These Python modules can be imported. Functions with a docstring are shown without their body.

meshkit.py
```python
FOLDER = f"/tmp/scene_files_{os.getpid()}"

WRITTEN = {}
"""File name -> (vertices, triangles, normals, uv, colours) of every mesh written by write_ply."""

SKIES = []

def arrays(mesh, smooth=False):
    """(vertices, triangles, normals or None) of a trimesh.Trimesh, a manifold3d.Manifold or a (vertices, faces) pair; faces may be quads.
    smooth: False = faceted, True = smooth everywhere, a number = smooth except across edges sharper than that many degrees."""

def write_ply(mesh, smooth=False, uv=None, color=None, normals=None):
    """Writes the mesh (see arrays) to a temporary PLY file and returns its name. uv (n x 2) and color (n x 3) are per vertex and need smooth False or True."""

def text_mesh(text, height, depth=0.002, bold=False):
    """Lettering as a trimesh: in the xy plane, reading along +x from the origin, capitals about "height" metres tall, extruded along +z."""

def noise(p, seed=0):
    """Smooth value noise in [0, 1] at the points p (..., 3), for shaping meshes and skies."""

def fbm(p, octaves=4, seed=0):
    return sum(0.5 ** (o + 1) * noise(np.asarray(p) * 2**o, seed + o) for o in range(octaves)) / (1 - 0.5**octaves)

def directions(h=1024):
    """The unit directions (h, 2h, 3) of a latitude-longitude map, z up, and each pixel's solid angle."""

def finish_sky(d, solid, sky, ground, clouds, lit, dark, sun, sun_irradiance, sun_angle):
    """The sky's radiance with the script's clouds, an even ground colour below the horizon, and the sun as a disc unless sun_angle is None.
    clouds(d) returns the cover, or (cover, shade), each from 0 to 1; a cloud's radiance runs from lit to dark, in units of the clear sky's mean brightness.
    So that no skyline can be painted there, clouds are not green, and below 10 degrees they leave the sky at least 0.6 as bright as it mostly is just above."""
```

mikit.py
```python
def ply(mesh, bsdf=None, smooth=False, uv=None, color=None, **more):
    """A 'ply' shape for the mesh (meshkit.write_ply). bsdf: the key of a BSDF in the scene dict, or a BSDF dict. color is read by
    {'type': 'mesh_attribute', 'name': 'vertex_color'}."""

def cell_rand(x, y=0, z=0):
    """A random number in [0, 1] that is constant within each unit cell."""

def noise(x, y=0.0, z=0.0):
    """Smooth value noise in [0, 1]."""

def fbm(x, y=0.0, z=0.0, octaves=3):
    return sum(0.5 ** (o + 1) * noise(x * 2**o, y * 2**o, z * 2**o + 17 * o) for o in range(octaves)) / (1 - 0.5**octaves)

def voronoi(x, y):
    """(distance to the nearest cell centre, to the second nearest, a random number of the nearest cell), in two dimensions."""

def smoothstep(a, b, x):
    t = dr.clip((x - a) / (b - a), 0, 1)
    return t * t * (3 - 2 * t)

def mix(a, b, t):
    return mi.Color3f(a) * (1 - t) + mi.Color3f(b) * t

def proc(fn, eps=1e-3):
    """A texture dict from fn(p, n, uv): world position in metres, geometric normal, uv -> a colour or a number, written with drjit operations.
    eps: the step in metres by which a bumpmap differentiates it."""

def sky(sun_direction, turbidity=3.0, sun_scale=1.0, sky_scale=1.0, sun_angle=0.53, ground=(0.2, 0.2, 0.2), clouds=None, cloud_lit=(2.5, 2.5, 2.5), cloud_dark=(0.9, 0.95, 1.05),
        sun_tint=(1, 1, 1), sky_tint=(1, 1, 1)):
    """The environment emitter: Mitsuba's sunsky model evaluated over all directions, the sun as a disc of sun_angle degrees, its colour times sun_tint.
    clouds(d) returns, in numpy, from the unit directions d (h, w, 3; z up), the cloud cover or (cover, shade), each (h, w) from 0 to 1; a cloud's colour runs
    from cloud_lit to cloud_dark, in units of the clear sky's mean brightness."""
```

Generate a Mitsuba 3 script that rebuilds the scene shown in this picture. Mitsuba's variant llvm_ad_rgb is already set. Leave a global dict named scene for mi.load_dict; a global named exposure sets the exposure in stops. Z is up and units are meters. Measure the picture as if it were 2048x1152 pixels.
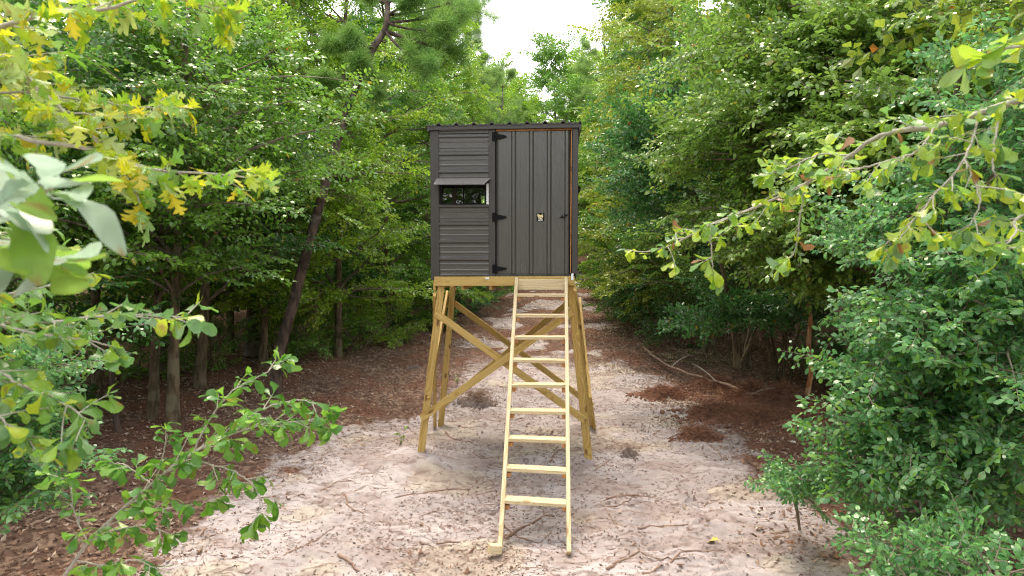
import math
import numpy as np
import trimesh
import drjit as dr
import mitsuba as mi
import mikit
import meshkit
from mikit import proc, ply

T = mi.ScalarTransform4f
scene, labels = {'type': 'scene'}, {}

# ------------------------------------------------------------------ camera, light, exposure
EYE = np.array([0.684, -8.892, 2.764])
LOOK = np.array([-0.06508, 0.99668, -0.04898])
scene['camera'] = {
    'type': 'thinlens', 'fov': 73.74, 'fov_axis': 'x', 'near_clip': 0.05, 'far_clip': 500.0,
    'aperture_radius': 0.0026, 'focus_distance': 8.5,
    'to_world': T().look_at(origin=EYE.tolist(), target=(EYE + LOOK).tolist(), up=[0, 0, 1]),
}
SUN = np.array([-0.10, 0.28, 0.95])
scene['sky'] = mikit.sky(SUN, turbidity=3.0, sun_scale=0.30, sky_scale=1.0, sun_angle=24, ground=(0.15, 0.14, 0.12),
                         clouds=lambda d: (1.0, np.zeros(d.shape[:2])), cloud_lit=(2.5, 2.5, 2.55), cloud_dark=(1.5, 1.5, 1.55))
exposure = 3.4

# ------------------------------------------------------------------ helpers


def tag(key, label=None, category=None, group=None, kind=None):
    d = labels.setdefault(key, {})
    for k, v in (('label', label), ('category', category), ('group', group), ('kind', kind)):
        if v:
            d[k] = v
    return key


USED = {}


def key_for(name):
    n = USED.get(name, 0)
    USED[name] = n + 1
    return name if n == 0 else f'{name}_{n:03d}'


def put(name, mesh, bsdf, smooth=False, uv=None, color=None, world=None):
    k = key_for(name)
    d = ply(mesh, bsdf, smooth, uv=uv, color=color)
    if world is not None:
        d['to_world'] = world
    scene[k] = d
    return k


def norm(v):
    v = np.asarray(v, float)
    return v / np.maximum(np.linalg.norm(v, axis=-1, keepdims=True), 1e-12)


def tube(pts, radii, sides=8, cap=True):
    p = np.asarray(pts, float)
    r = np.broadcast_to(np.asarray(radii, float), (len(p),))
    t = norm(np.gradient(p, axis=0))
    a = np.cross(t, np.where(np.abs(t[:, 2:]) < 0.9, [0, 0, 1.0], [1.0, 0, 0]))
    for i in range(1, len(p)):            # carry the frame along, without twist
        b = a[i - 1] - t[i] * (a[i - 1] @ t[i])
        if np.linalg.norm(b) > 1e-6:
            a[i] = b
    a = norm(a)
    b = np.cross(t, a)
    g = np.arange(sides) * 2 * np.pi / sides
    v = p[:, None] + r[:, None, None] * (np.cos(g)[None, :, None] * a[:, None] + np.sin(g)[None, :, None] * b[:, None])
    i, j = np.meshgrid(np.arange(len(p) - 1), np.arange(sides), indexing='ij')
    q = np.stack([i * sides + j, i * sides + (j + 1) % sides, (i + 1) * sides + (j + 1) % sides, (i + 1) * sides + j], -1).reshape(-1, 4)
    v, f = v.reshape(-1, 3), np.vstack([q[:, [0, 1, 2]], q[:, [0, 2, 3]]])
    if cap:
        n = len(v)
        v = np.vstack([v, p[:1], p[-1:]])
        s = np.arange(sides)
        e = (len(p) - 1) * sides
        f = np.vstack([f, np.stack([(s + 1) % sides, s, s * 0 + n], 1), np.stack([e + s, e + (s + 1) % sides, s * 0 + n + 1], 1)])
    return v, f


def batch_tubes(p0, p1, r0, r1, sides=3):
    p0, p1 = np.asarray(p0, float), np.asarray(p1, float)
    m = len(p0)
    t = norm(p1 - p0)
    a = norm(np.cross(t, np.where(np.abs(t[:, 2:]) < 0.9, [0, 0, 1.0], [1.0, 0, 0])))
    b = np.cross(t, a)
    g = np.arange(sides) * 2 * np.pi / sides
    ring = np.cos(g)[None, :, None] * a[:, None] + np.sin(g)[None, :, None] * b[:, None]
    r0, r1 = (np.broadcast_to(np.asarray(x, float), (m,))[:, None, None] for x in (r0, r1))
    v = np.concatenate([p0[:, None] + r0 * ring, p1[:, None] + r1 * ring], 1).reshape(-1, 3)
    s = np.arange(sides)
    q = np.concatenate([np.stack([s, (s + 1) % sides, (s + 1) % sides + sides], 1), np.stack([s, (s + 1) % sides + sides, s + sides], 1)])
    f = (q[None] + (np.arange(m) * 2 * sides)[:, None, None]).reshape(-1, 3)
    return v, f


def join(parts):
    vs, fs, n = [], [], 0
    for v, f in parts:
        vs.append(v)
        fs.append(np.asarray(f) + n)
        n += len(v)
    return np.vstack(vs), np.vstack(fs)


def bezier(p0, p1, p2, n):
    t = np.linspace(0, 1, n)[:, None]
    return (1 - t) ** 2 * np.asarray(p0) + 2 * t * (1 - t) * np.asarray(p1) + t ** 2 * np.asarray(p2)


def smooth_path(pts, n):
    """Catmull-Rom through the points."""
    p = np.asarray(pts, float)
    if len(p) < 3:
        t = np.linspace(0, 1, n)[:, None]
        return p[0] * (1 - t) + p[-1] * t
    q = np.vstack([2 * p[0] - p[1], p, 2 * p[-1] - p[-2]])
    u = np.linspace(0, len(p) - 1 - 1e-9, n)
    i = u.astype(int)
    t = (u - i)[:, None]
    a, b, c, d = q[i], q[i + 1], q[i + 2], q[i + 3]
    return 0.5 * (2 * b + (c - a) * t + (2 * a - 5 * b + 4 * c - d) * t ** 2 + (3 * b - a - 3 * c + d) * t ** 3)


# ------------------------------------------------------------------ the lie of the land
def path_centre(y):
    return 0.15 + 0.0 * y


def ground_z(x, y):
    x, y = np.asarray(x, float), np.asarray(y, float)
    p = np.stack([x, y, 0 * x], -1)
    z = 0.16 * (meshkit.fbm(p * 0.22, 3, 5) - 0.5) + 0.10 * (meshkit.fbm(p * 0.9 + 7, 3, 9) - 0.5)
    near = np.clip(1.2 - np.abs(y + 1) / 16, 0, 1)
    z += near * 0.12 * (meshkit.fbm(p * 3.1 + 3, 4, 21) - 0.5)
    z += near * 0.042 * (meshkit.fbm(p * 11.0 + 1, 3, 33) - 0.5)
    z += 0.13 * np.exp(-(((x + 1.15) / 0.55) ** 2 + ((y - 0.0) / 0.45) ** 2))
    z += 0.06 * np.exp(-(((x - 1.05) / 0.5) ** 2 + ((y - 0.1) / 0.5) ** 2))
    # shallow wheel ruts along the clearing, with the tread bars of a tractor tyre
    for cx, y0, y1 in ((1.75, -4.6, 0.6), (2.35, -4.6, -0.2)):
        cc = cx + 0.12 * np.sin(y * 0.7)
        w = np.exp(-((x - cc) / 0.17) ** 4) * np.clip((y - y0) * 3, 0, 1) * np.clip((y1 - y) * 2, 0, 1)
        bars = np.abs(((y + 0.55 * np.abs(x - cc)) / 0.12) % 1 - 0.5) * 2
        patch = np.clip(meshkit.fbm(p * 1.3 + 40, 2, 3) * 3 - 1.0, 0, 1)
        z += w * (-0.03 + (0.4 + 0.6 * patch) * 0.042 * np.clip(bars * 1.6 - 0.3, 0, 1))
    ft = np.exp(-(((x - 0.48) / 0.75) ** 2 + ((y + 2.72) / 0.4) ** 2) ** 2)
    z = z * (1 - ft) - 0.02 * ft
    # the forest floor lies a little higher than the scraped lane, the lane climbs slowly in the distance
    side = np.clip((np.abs(x - 0.3) - 3.9) / 2.5, 0, 1)
    z += 0.12 * side + 0.0016 * np.clip(y - 8, 0, 48) ** 2
    return z


# ------------------------------------------------------------------ materials
def principled(color, rough=0.6, spec=0.4, metal=0.0, **more):
    return {'type': 'twosided', 'bsdf': {'type': 'principled', 'base_color': color if isinstance(color, dict) else {'type': 'rgb', 'value': list(color)},
                                         'roughness': rough, 'specular': spec, 'metallic': metal, **more}}


def rgb(*c):
    return {'type': 'rgb', 'value': list(c)}


def c3(r, g, b):
    return mi.Color3f(r, g, b)


def sand_cover(x, y):
    """1 on scraped sand, 0 on leaf litter, in drjit."""
    edge = 3.0 + 1.6 * (mikit.fbm(x * 0.45 + 3, y * 0.45, 2.0) - 0.5) + 1.8 * (mikit.fbm(x * 1.9, y * 1.9 + 5, 4.0) - 0.5)
    w = 1 - mikit.smoothstep(-0.8, 0.9, dr.abs(x - 0.15) - edge + 0.9 * mikit.smoothstep(1.0, 12.0, y))
    far = dr.maximum(mikit.smoothstep(0.5, 15.0, y), 0.8 * mikit.smoothstep(0.2, 2.5, y) * mikit.smoothstep(-0.6, -2.0, x))
    n = mikit.fbm(x * 0.8 + 11, y * 0.5 + 2, 1.0, octaves=4)
    return w * (1 - far * mikit.smoothstep(0.46, 0.60, n + 0.12 * far))


def ground_color(p, n, uv):
    x, y = p.x, p.y
    w = sand_cover(x, y)
    big = mikit.fbm(x * 0.7, y * 0.9, 0.5, octaves=4)
    fine = mikit.fbm(x * 14, y * 14, 1.5, octaves=3)
    grit = mikit.noise(x * 140, y * 140, 2.5)
    s1 = mikit.mix(c3(0.395, 0.350, 0.348), c3(0.305, 0.264, 0.260), mikit.smoothstep(0.35, 0.65, big))
    s1 = mikit.mix(s1, c3(0.39, 0.335, 0.26), 0.6 * mikit.smoothstep(0.56, 0.68, mikit.fbm(x * 1.1 + 9, y * 1.1 + 4, 3.0)))
    dirt = mikit.smoothstep(0.53, 0.68, mikit.fbm(x * 2.1 + 31, y * 2.9, 6.0, octaves=4))
    s1 = mikit.mix(s1, c3(0.20, 0.145, 0.125), 0.45 * dirt)
    streak = mikit.smoothstep(0.60, 0.74, mikit.fbm(x * 9 + 2.5 * big, y * 24 + 3, 7.0))
    s1 = mikit.mix(s1, c3(0.15, 0.10, 0.085), 0.5 * streak)
    bits = mikit.smoothstep(0.60, 0.70, mikit.fbm(x * 31, y * 31, 12.0)) * mikit.smoothstep(0.38, 0.6, mikit.fbm(x * 1.7 + 20, y * 1.7, 13.0))
    s1 = mikit.mix(s1, c3(0.11, 0.07, 0.055), 0.75 * bits)
    s1 = s1 * (0.70 + 0.42 * fine + 0.16 * grit)
    vx, _, vr = mikit.voronoi(x * 17, y * 17)
    l1 = mikit.mix(c3(0.080, 0.047, 0.036), c3(0.25, 0.168, 0.125), vr * vr)
    l1 = mikit.mix(l1, c3(0.135, 0.068, 0.047), mikit.smoothstep(0.4, 0.65, mikit.fbm(x * 1.4, y * 1.4 + 8, 9.0)))
    l1 = l1 * (0.6 + 0.8 * fine)
    return mikit.mix(l1, s1, mikit.smoothstep(0.3, 0.7, w + 0.5 * (fine - 0.5)))


def ground_bump(p, n, uv):
    return 0.030 * mikit.fbm(p.x * 19, p.y * 19, 3.0, octaves=4) + 0.005 * mikit.noise(p.x * 120, p.y * 120, 1.0)


scene['mat_ground'] = {'type': 'bumpmap', 'scale': 1.0, 'bump': proc(ground_bump, 4e-3),
                       'nested': principled(proc(ground_color), 0.95, 0.1)}


def lumber(c_a, c_b, c_knot):
    def fn(p, n, uv):
        u, v = uv.x, uv.y
        warp = mikit.fbm(u * 1.6, v * 3, 1.0) * 0.07
        vx, _, vr = mikit.voronoi(u * 2.1, v * 5.0)
        kn = (1 - mikit.smoothstep(0.05, 0.13, vx)) * mikit.smoothstep(0.42, 0.47, vr)
        ring = mikit.noise((v + warp) * 95 + 12 * dr.exp(-vx * 5), u * 1.3, 4.0)
        fine = mikit.noise(v * 420, u * 6, 2.0)
        c = mikit.mix(mi.Color3f(*c_a), mi.Color3f(*c_b), mikit.smoothstep(0.35, 0.85, ring))
        stain = mikit.fbm(u * 2.3, v * 9, 8.0)
        c = c * (0.80 + 0.22 * fine + 0.22 * stain)
        return mikit.mix(c, mi.Color3f(*c_knot), 0.85 * kn)
    return fn


scene['mat_treated'] = principled(proc(lumber((0.45, 0.315, 0.108), (0.355, 0.225, 0.062), (0.13, 0.055, 0.02))), 0.62, 0.3)
scene['mat_pine_board'] = principled(proc(lumber((0.54, 0.445, 0.285), (0.465, 0.355, 0.20), (0.28, 0.14, 0.06))), 0.6, 0.3)
scene['mat_cedar'] = principled(proc(lumber((0.44, 0.22, 0.095), (0.34, 0.155, 0.06), (0.15, 0.06, 0.03))), 0.65, 0.3)


def metal_color(p, n, uv):
    m = mikit.fbm(p.x * 2.2, p.y * 2.2, p.z * 2.2)
    streak = mikit.noise(p.x * 60, p.y * 60, p.z * 1.2)
    return c3(0.043, 0.0395, 0.038) * (0.88 + 0.2 * m + 0.04 * streak)


scene['mat_metal'] = principled(proc(metal_color), 0.32, 0.8, clearcoat=0.8, clearcoat_gloss=0.85)
scene['mat_trim'] = principled(proc(lambda p, n, uv: c3(0.043, 0.0395, 0.038) * (0.9 + 0.2 * mikit.fbm(p.x * 3, p.y * 3, p.z * 3))), 0.4, 0.5)
scene['mat_black_iron'] = principled((0.006, 0.006, 0.007), 0.6, 0.12)
scene['mat_flap'] = principled((0.135, 0.128, 0.125), 0.35, 0.6)  # greyer metal than the trim, paled further with skylight put into the colour
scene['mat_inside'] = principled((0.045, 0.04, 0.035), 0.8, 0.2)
scene['mat_white_wrap'] = principled((0.72, 0.76, 0.78), 0.5, 0.4)
scene['mat_steel'] = principled((0.75, 0.75, 0.75), 0.25, 0.5, 1.0)
scene['mat_tan_print'] = principled((0.62, 0.52, 0.30), 0.5, 0.3)
scene['mat_pale_print'] = principled((0.75, 0.74, 0.68), 0.5, 0.3)
scene['mat_window_glass'] = {'type': 'thindielectric'}


def bark(c_a, c_b, c_c, scale):
    def fn(p, n, uv):
        f1 = mikit.fbm(p.x * 22 * scale, p.y * 22 * scale, p.z * 5 * scale, octaves=4)
        f2 = mikit.fbm(p.x * 5, p.y * 5, p.z * 4 + 3)
        c = mikit.mix(mi.Color3f(*c_a), mi.Color3f(*c_b), mikit.smoothstep(0.35, 0.65, f1))
        return mikit.mix(c, mi.Color3f(*c_c), 0.7 * mikit.smoothstep(0.52, 0.66, f2))
    return fn


def bark_mat(c_a, c_b, c_c, scale=1.0, depth=0.012):
    return {'type': 'bumpmap', 'scale': 1.0,
            'bump': proc(lambda p, n, uv: depth * mikit.fbm(p.x * 30 * scale, p.y * 30 * scale, p.z * 7 * scale), 3e-3),
            'nested': principled(proc(bark(c_a, c_b, c_c, scale)), 0.9, 0.15)}


scene['mat_bark'] = bark_mat((0.085, 0.066, 0.043), (0.17, 0.13, 0.085), (0.20, 0.18, 0.12))
scene['mat_bark_pine'] = bark_mat((0.055, 0.042, 0.036), (0.125, 0.088, 0.072), (0.16, 0.13, 0.115), 0.7, 0.02)
scene['mat_bark_red'] = bark_mat((0.44, 0.19, 0.085), (0.60, 0.32, 0.16), (0.68, 0.46, 0.29))
scene['mat_twig'] = principled(proc(lambda p, n, uv: mikit.mix(c3(0.13, 0.10, 0.075), c3(0.26, 0.22, 0.18), mikit.noise(p.x * 9, p.y * 9, p.z * 9))), 0.85, 0.2)
scene['mat_limb_pale'] = principled(proc(lambda p, n, uv: mikit.mix(c3(0.30, 0.27, 0.23), c3(0.50, 0.47, 0.42), mikit.fbm(p.x * 60, p.y * 60, p.z * 60))), 0.8, 0.2)
scene['mat_stick'] = principled(proc(lambda p, n, uv: mikit.mix(c3(0.16, 0.09, 0.065), c3(0.34, 0.25, 0.20), mikit.fbm(p.x * 11, p.y * 11, p.z * 30))), 0.9, 0.15)
scene['mat_peat'] = {'type': 'bumpmap', 'scale': 1.0, 'bump': proc(lambda p, n, uv: 0.035 * mikit.fbm(p.x * 24, p.y * 24, p.z * 24, octaves=4), 4e-3), 'nested': principled(proc(lambda p, n, uv: mikit.mix(c3(0.115, 0.060, 0.044), c3(0.255, 0.130, 0.085), mikit.fbm(p.x * 13, p.y * 13, p.z * 13, octaves=4))), 0.95, 0.1)}
scene['mat_peat_fibre'] = principled(proc(lambda p, n, uv: mikit.mix(c3(0.10, 0.05, 0.035), c3(0.38, 0.20, 0.13), mikit.noise(p.x * 31, p.y * 31, p.z * 31))), 0.9, 0.1)
scene['mat_root'] = principled(proc(lambda p, n, uv: mikit.mix(c3(0.09, 0.070, 0.062), c3(0.30, 0.25, 0.23), mikit.fbm(p.x * 17, p.y * 17, p.z * 17, octaves=4))), 0.95, 0.1)
scene['mat_litter'] = principled({'type': 'mesh_attribute', 'name': 'vertex_color'}, 0.8, 0.25)


def leaf_mat(rough, spec, share):
    col = {'type': 'mesh_attribute', 'name': 'vertex_color'}
    return {'type': 'blendbsdf', 'weight': share,
            'a': principled(col, rough, spec),
            'b': {'type': 'principledthin', 'base_color': col, 'roughness': 0.6, 'diff_trans': 2.0, 'spec_trans': 0.0, 'eta': 1.4}}


scene['mat_leaf'] = leaf_mat(0.24, 1.0, 0.5)
scene['mat_leaf_near'] = leaf_mat(0.26, 0.95, 0.55)
scene['mat_needle'] = leaf_mat(0.5, 0.4, 0.4)

# ------------------------------------------------------------------ ground


def spaced(lo, a, b, hi, step, grow):
    mid = list(np.arange(a, b + 1e-9, step))
    up, s = [mid[-1]], step
    while up[-1] < hi:
        s *= grow
        up.append(up[-1] + s)
    dn, s = [mid[0]], step
    while dn[-1] > lo:
        s *= grow
        dn.append(dn[-1] - s)
    return np.array(dn[:0:-1] + mid + up[1:])


gx = spaced(-150, -4.6, 4.6, 150, 0.032, 1.07)
gy = spaced(-150, -4.6, 3.6, 260, 0.032, 1.045)
GX, GY = np.meshgrid(gx, gy)
GZ_ = ground_z(GX, GY)
gv = np.stack([GX, GY, GZ_], -1).reshape(-1, 3)
ni, nj = GX.shape
ii, jj = np.meshgrid(np.arange(ni - 1), np.arange(nj - 1), indexing='ij')
q = np.stack([ii * nj + jj, ii * nj + jj + 1, (ii + 1) * nj + jj + 1, (ii + 1) * nj + jj], -1).reshape(-1, 4)
put('ground', (gv, q), 'mat_ground', smooth=True)
tag('ground', 'scraped sandy lane with churned patches, edged by brown leaf litter under the trees', 'ground', kind='structure')

# ------------------------------------------------------------------ the hunting blind


def board(p0, p1, wdir, w, t, off=0.0, c=0.004):
    """A chamfered plank from p0 to p1, w wide along wdir, t thick; uv in metres along and across the grain."""
    p0, p1 = np.asarray(p0, float), np.asarray(p1, float)
    ax = norm(p1 - p0)
    wd = np.asarray(wdir, float)
    wd = norm(wd - ax * (wd @ ax))
    td = np.cross(ax, wd)
    L = np.linalg.norm(p1 - p0)
    a, b = w / 2, t / 2
    sec = [(-a + c, -b), (a - c, -b), (a, -b + c), (a, b - c), (a - c, b), (-a + c, b), (-a, b - c), (-a, -b + c)]
    v, f, uv = [], [], []
    run = 0.0
    for k in range(8):
        s0, s1 = sec[k], sec[(k + 1) % 8]
        e = math.hypot(s1[0] - s0[0], s1[1] - s0[1])
        n = len(v)
        for pt, u in ((p0, 0), (p1, L)):
            for s, r in ((s0, run), (s1, run + e)):
                v.append(pt + wd * s[0] + td * s[1])
                uv.append((u + off, r + off * 0.37))
        f += [(n, n + 1, n + 3), (n, n + 3, n + 2)]
        run += e
    for pt, flip in ((p0, 1), (p1, 0)):
        n = len(v)
        for s in sec:
            v.append(pt + wd * s[0] + td * s[1])
            uv.append((s[1] * 0.12 + off, s[0] + off))
        for k in range(1, 7):
            f.append((n, n + k + 1, n + k) if flip else (n, n + k, n + k + 1))
    return (np.array(v), np.array(f)), np.array(uv)


OFF = [0.0]


def wood(name, p0, p1, wdir, w, t, mat='mat_treated'):
    OFF[0] += 1.37
    m, uv = board(p0, p1, wdir, w, t, OFF[0])
    return put(name, m, mat, uv=uv)


def box(lo, hi):
    b = trimesh.creation.box(extents=np.subtract(hi, lo))
    b.apply_translation(np.add(lo, hi) / 2)
    return np.array(b.vertices), np.array(b.faces)


def rounded_box(lo, hi, c=0.003):
    """A box with small chamfers, as the hull of its inset corners."""
    lo, hi = np.asarray(lo, float), np.asarray(hi, float)
    pts = []
    for sx in (0, 1):
        for sy in (0, 1):
            for sz in (0, 1):
                k = np.array([hi[0] if sx else lo[0], hi[1] if sy else lo[1], hi[2] if sz else lo[2]])
                d = np.array([1 - 2 * sx, 1 - 2 * sy, 1 - 2 * sz]) * c
                for ax in range(3):
                    e = d.copy()
                    e[ax] = 0
                    pts.append(k + e)
    h = trimesh.convex.convex_hull(np.array(pts))
    return np.array(h.vertices), np.array(h.faces)


PERIOD = 0.2290


def rib_profile(L, first, minor=1.0):
    """(s, height) along a ribbed steel sheet of length L whose first major rib is centred at s = first."""
    pts = [(0.0, 0.0)]
    k = math.floor(-first / PERIOD) - 1
    while True:
        s0 = first + k * PERIOD
        if s0 - 0.05 > L:
            break
        for ds, h in ((-0.034, 0), (-0.016, 0.019), (0.012, 0.019), (0.032, 0), (0.062, 0), (0.071, 0.006), (0.083, 0.006), (0.092, 0), (0.138, 0), (0.147, 0.006), (0.159, 0.006), (0.168, 0)):
            if 0.001 < s0 + ds < L - 0.001:
                pts.append((s0 + ds, h * minor if h < 0.01 else h))
        k += 1
    pts.append((L, 0.0))
    return np.array(sorted(pts))


def ribbed(origin, sdir, ldir, ndir, S, L, first, thick=0.002, minor=1.0):
    """Sheet with ribs running along ldir, their profile along sdir, standing out along ndir; it has a back face too."""
    o, sd, ld, nd = (np.asarray(a, float) for a in (origin, sdir, ldir, ndir))
    pr = rib_profile(S, first, minor)
    front = o + pr[:, :1] * sd + pr[:, 1:] * nd
    back = front - nd * thick
    rows = [front, front + ld * L, back + ld * L, back]
    n = len(pr)
    v = np.vstack(rows)
    f = []
    for a, b in ((0, 1), (1, 2), (2, 3), (3, 0)):
        for k in range(n - 1):
            i0, i1, j0, j1 = a * n + k, a * n + k + 1, b * n + k, b * n + k + 1
            f += [(i0, i1, j1), (i0, j1, j0)]
    f += [(0, n, 2 * n), (0, 2 * n, 3 * n), (n - 1, 3 * n - 1, 2 * n - 1), (n - 1, 4 * n - 1, 3 * n - 1)]
    return v, np.array(f)


B = 'hunting_blind'
tag(B, 'dark brown ribbed metal hunting blind raised on splayed yellow timber legs', 'hunting blind')
Z0, Z1 = 2.445, 4.415          # floor and eaves
XL, XR = -0.960, 0.955
YB = 1.86
WT, WB = 3.686, 3.415      # window opening
WX0, WX1 = -0.839, -0.193
# hidden timber walls behind the steel, with the window openings left free
inner = []
t = 0.04
for lo, hi in (((XL + 0.02, 0.006, Z0), (WX0, 0.006 + t, Z1 - 0.03)), ((WX1, 0.006, Z0), (-0.115, 0.006 + t, Z1 - 0.03)),
               ((WX0, 0.006, Z0), (WX1, 0.006 + t, WB)), ((WX0, 0.006, WT), (WX1, 0.006 + t, Z1 - 0.03)),
               ((-0.115, 0.035, Z0), (XR - 0.02, 0.035 + t, Z1 - 0.03))):
    inner.append(box(lo, hi))
for x0, x1 in ((XL + 0.02, XL + 0.02 + t), (XR - 0.02 - t, XR - 0.02)):
    inner.append(box((x0, 0.08, Z0), (x1, YB, Z1 - 0.03)))
for lo, hi in (((XL + 0.061, YB - t, Z0), (XR - 0.061, YB, WB)), ((XL + 0.061, YB - t, WT), (XR - 0.061, YB, Z1 - 0.03)),
               ((XL + 0.061, YB - t, WB), (-0.5, YB, WT)), ((-0.2, YB - t, WB), (XR - 0.061, YB, WT))):
    inner.append(box(lo, hi))
put(B + '__wall_framing', join(inner), 'mat_inside')
put(B + '__floor_deck', box((XL + 0.03, 0.0, Z0 - 0.022), (XR - 0.03, YB, Z0 - 0.001)), 'mat_treated', uv=np.zeros((8, 2)))
# steel sheets; front wall beside the door, above and below the window (ribs horizontal)
PX0, PX1 = -0.865, -0.186
lower0 = Z0 + 0.03
put(B + '__wall_panel', ribbed((PX0, -0.002, lower0), (0, 0, 1), (PX1 - PX0, 0, 0), (0, -1, 0), WB - 0.035 - lower0, 1.0, 2.481 - lower0), 'mat_metal')
tag(B + '__wall_panel', 'ribbed metal panel under the window')
up0 = 3.744
put(B + '__wall_panel', ribbed((PX0, -0.002, up0), (0, 0, 1), (PX1 - PX0, 0, 0), (0, -1, 0), Z1 - 0.03 - up0, 1.0, 3.848 - up0), 'mat_metal')
tag(B + '__wall_panel_001', 'ribbed metal panel above the window')
for x, n in ((XL + 0.02, (-1, 0, 0)), (XR - 0.02, (1, 0, 0))):
    put(B + '__wall_panel', ribbed((x, 0.06, Z0), (0, 0, 1), (0, YB - 0.06, 0), n, Z1 - 0.03 - Z0, 1.0, 0.10), 'mat_metal')
    xo = x + n[0] * 0.022
    put(B + '__side_window', box((min(x, xo), 0.55, WB), (max(x, xo), 1.35, WT)), 'mat_black_iron')
put(B + '__wall_panel', ribbed((XL + 0.03, YB + 0.002, Z0), (0, 0, 1), (XR - XL - 0.06, 0, 0), (0, 1, 0), WB - Z0, 1.0, 0.10), 'mat_metal')
for x0, x1 in ((XL + 0.03, -0.5), (-0.2, XR - 0.03)):
    put(B + '__wall_panel', ribbed((x0, YB + 0.002, WB), (0, 0, 1), (x1 - x0, 0, 0), (0, 1, 0), WT - WB, 1.0, 0.10), 'mat_metal')
put(B + '__wall_panel', ribbed((XL + 0.03, YB + 0.002, WT), (0, 0, 1), (XR - XL - 0.06, 0, 0), (0, 1, 0), Z1 - 0.03 - WT, 1.0, 0.10), 'mat_metal')


def angle_trim(x0, x1, z0, z1, outside):
    """Folded corner flashing: a front leg, a side leg and two small hems."""
    front = rounded_box((x0, -0.027, z0), (x1, -0.022, z1), 0.001)
    parts = [front]
    for x in (x0, x1):
        if x == outside:
            parts.append(rounded_box((x - 0.002 if x == x0 else x - 0.003, -0.0215, z0), (x + 0.003 if x == x0 else x + 0.002, 0.085, z1), 0.001))
        else:
            parts.append(rounded_box((x - 0.0025, -0.0215, z0), (x + 0.0025, -0.003, z1), 0.001))
    return join(parts)


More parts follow.
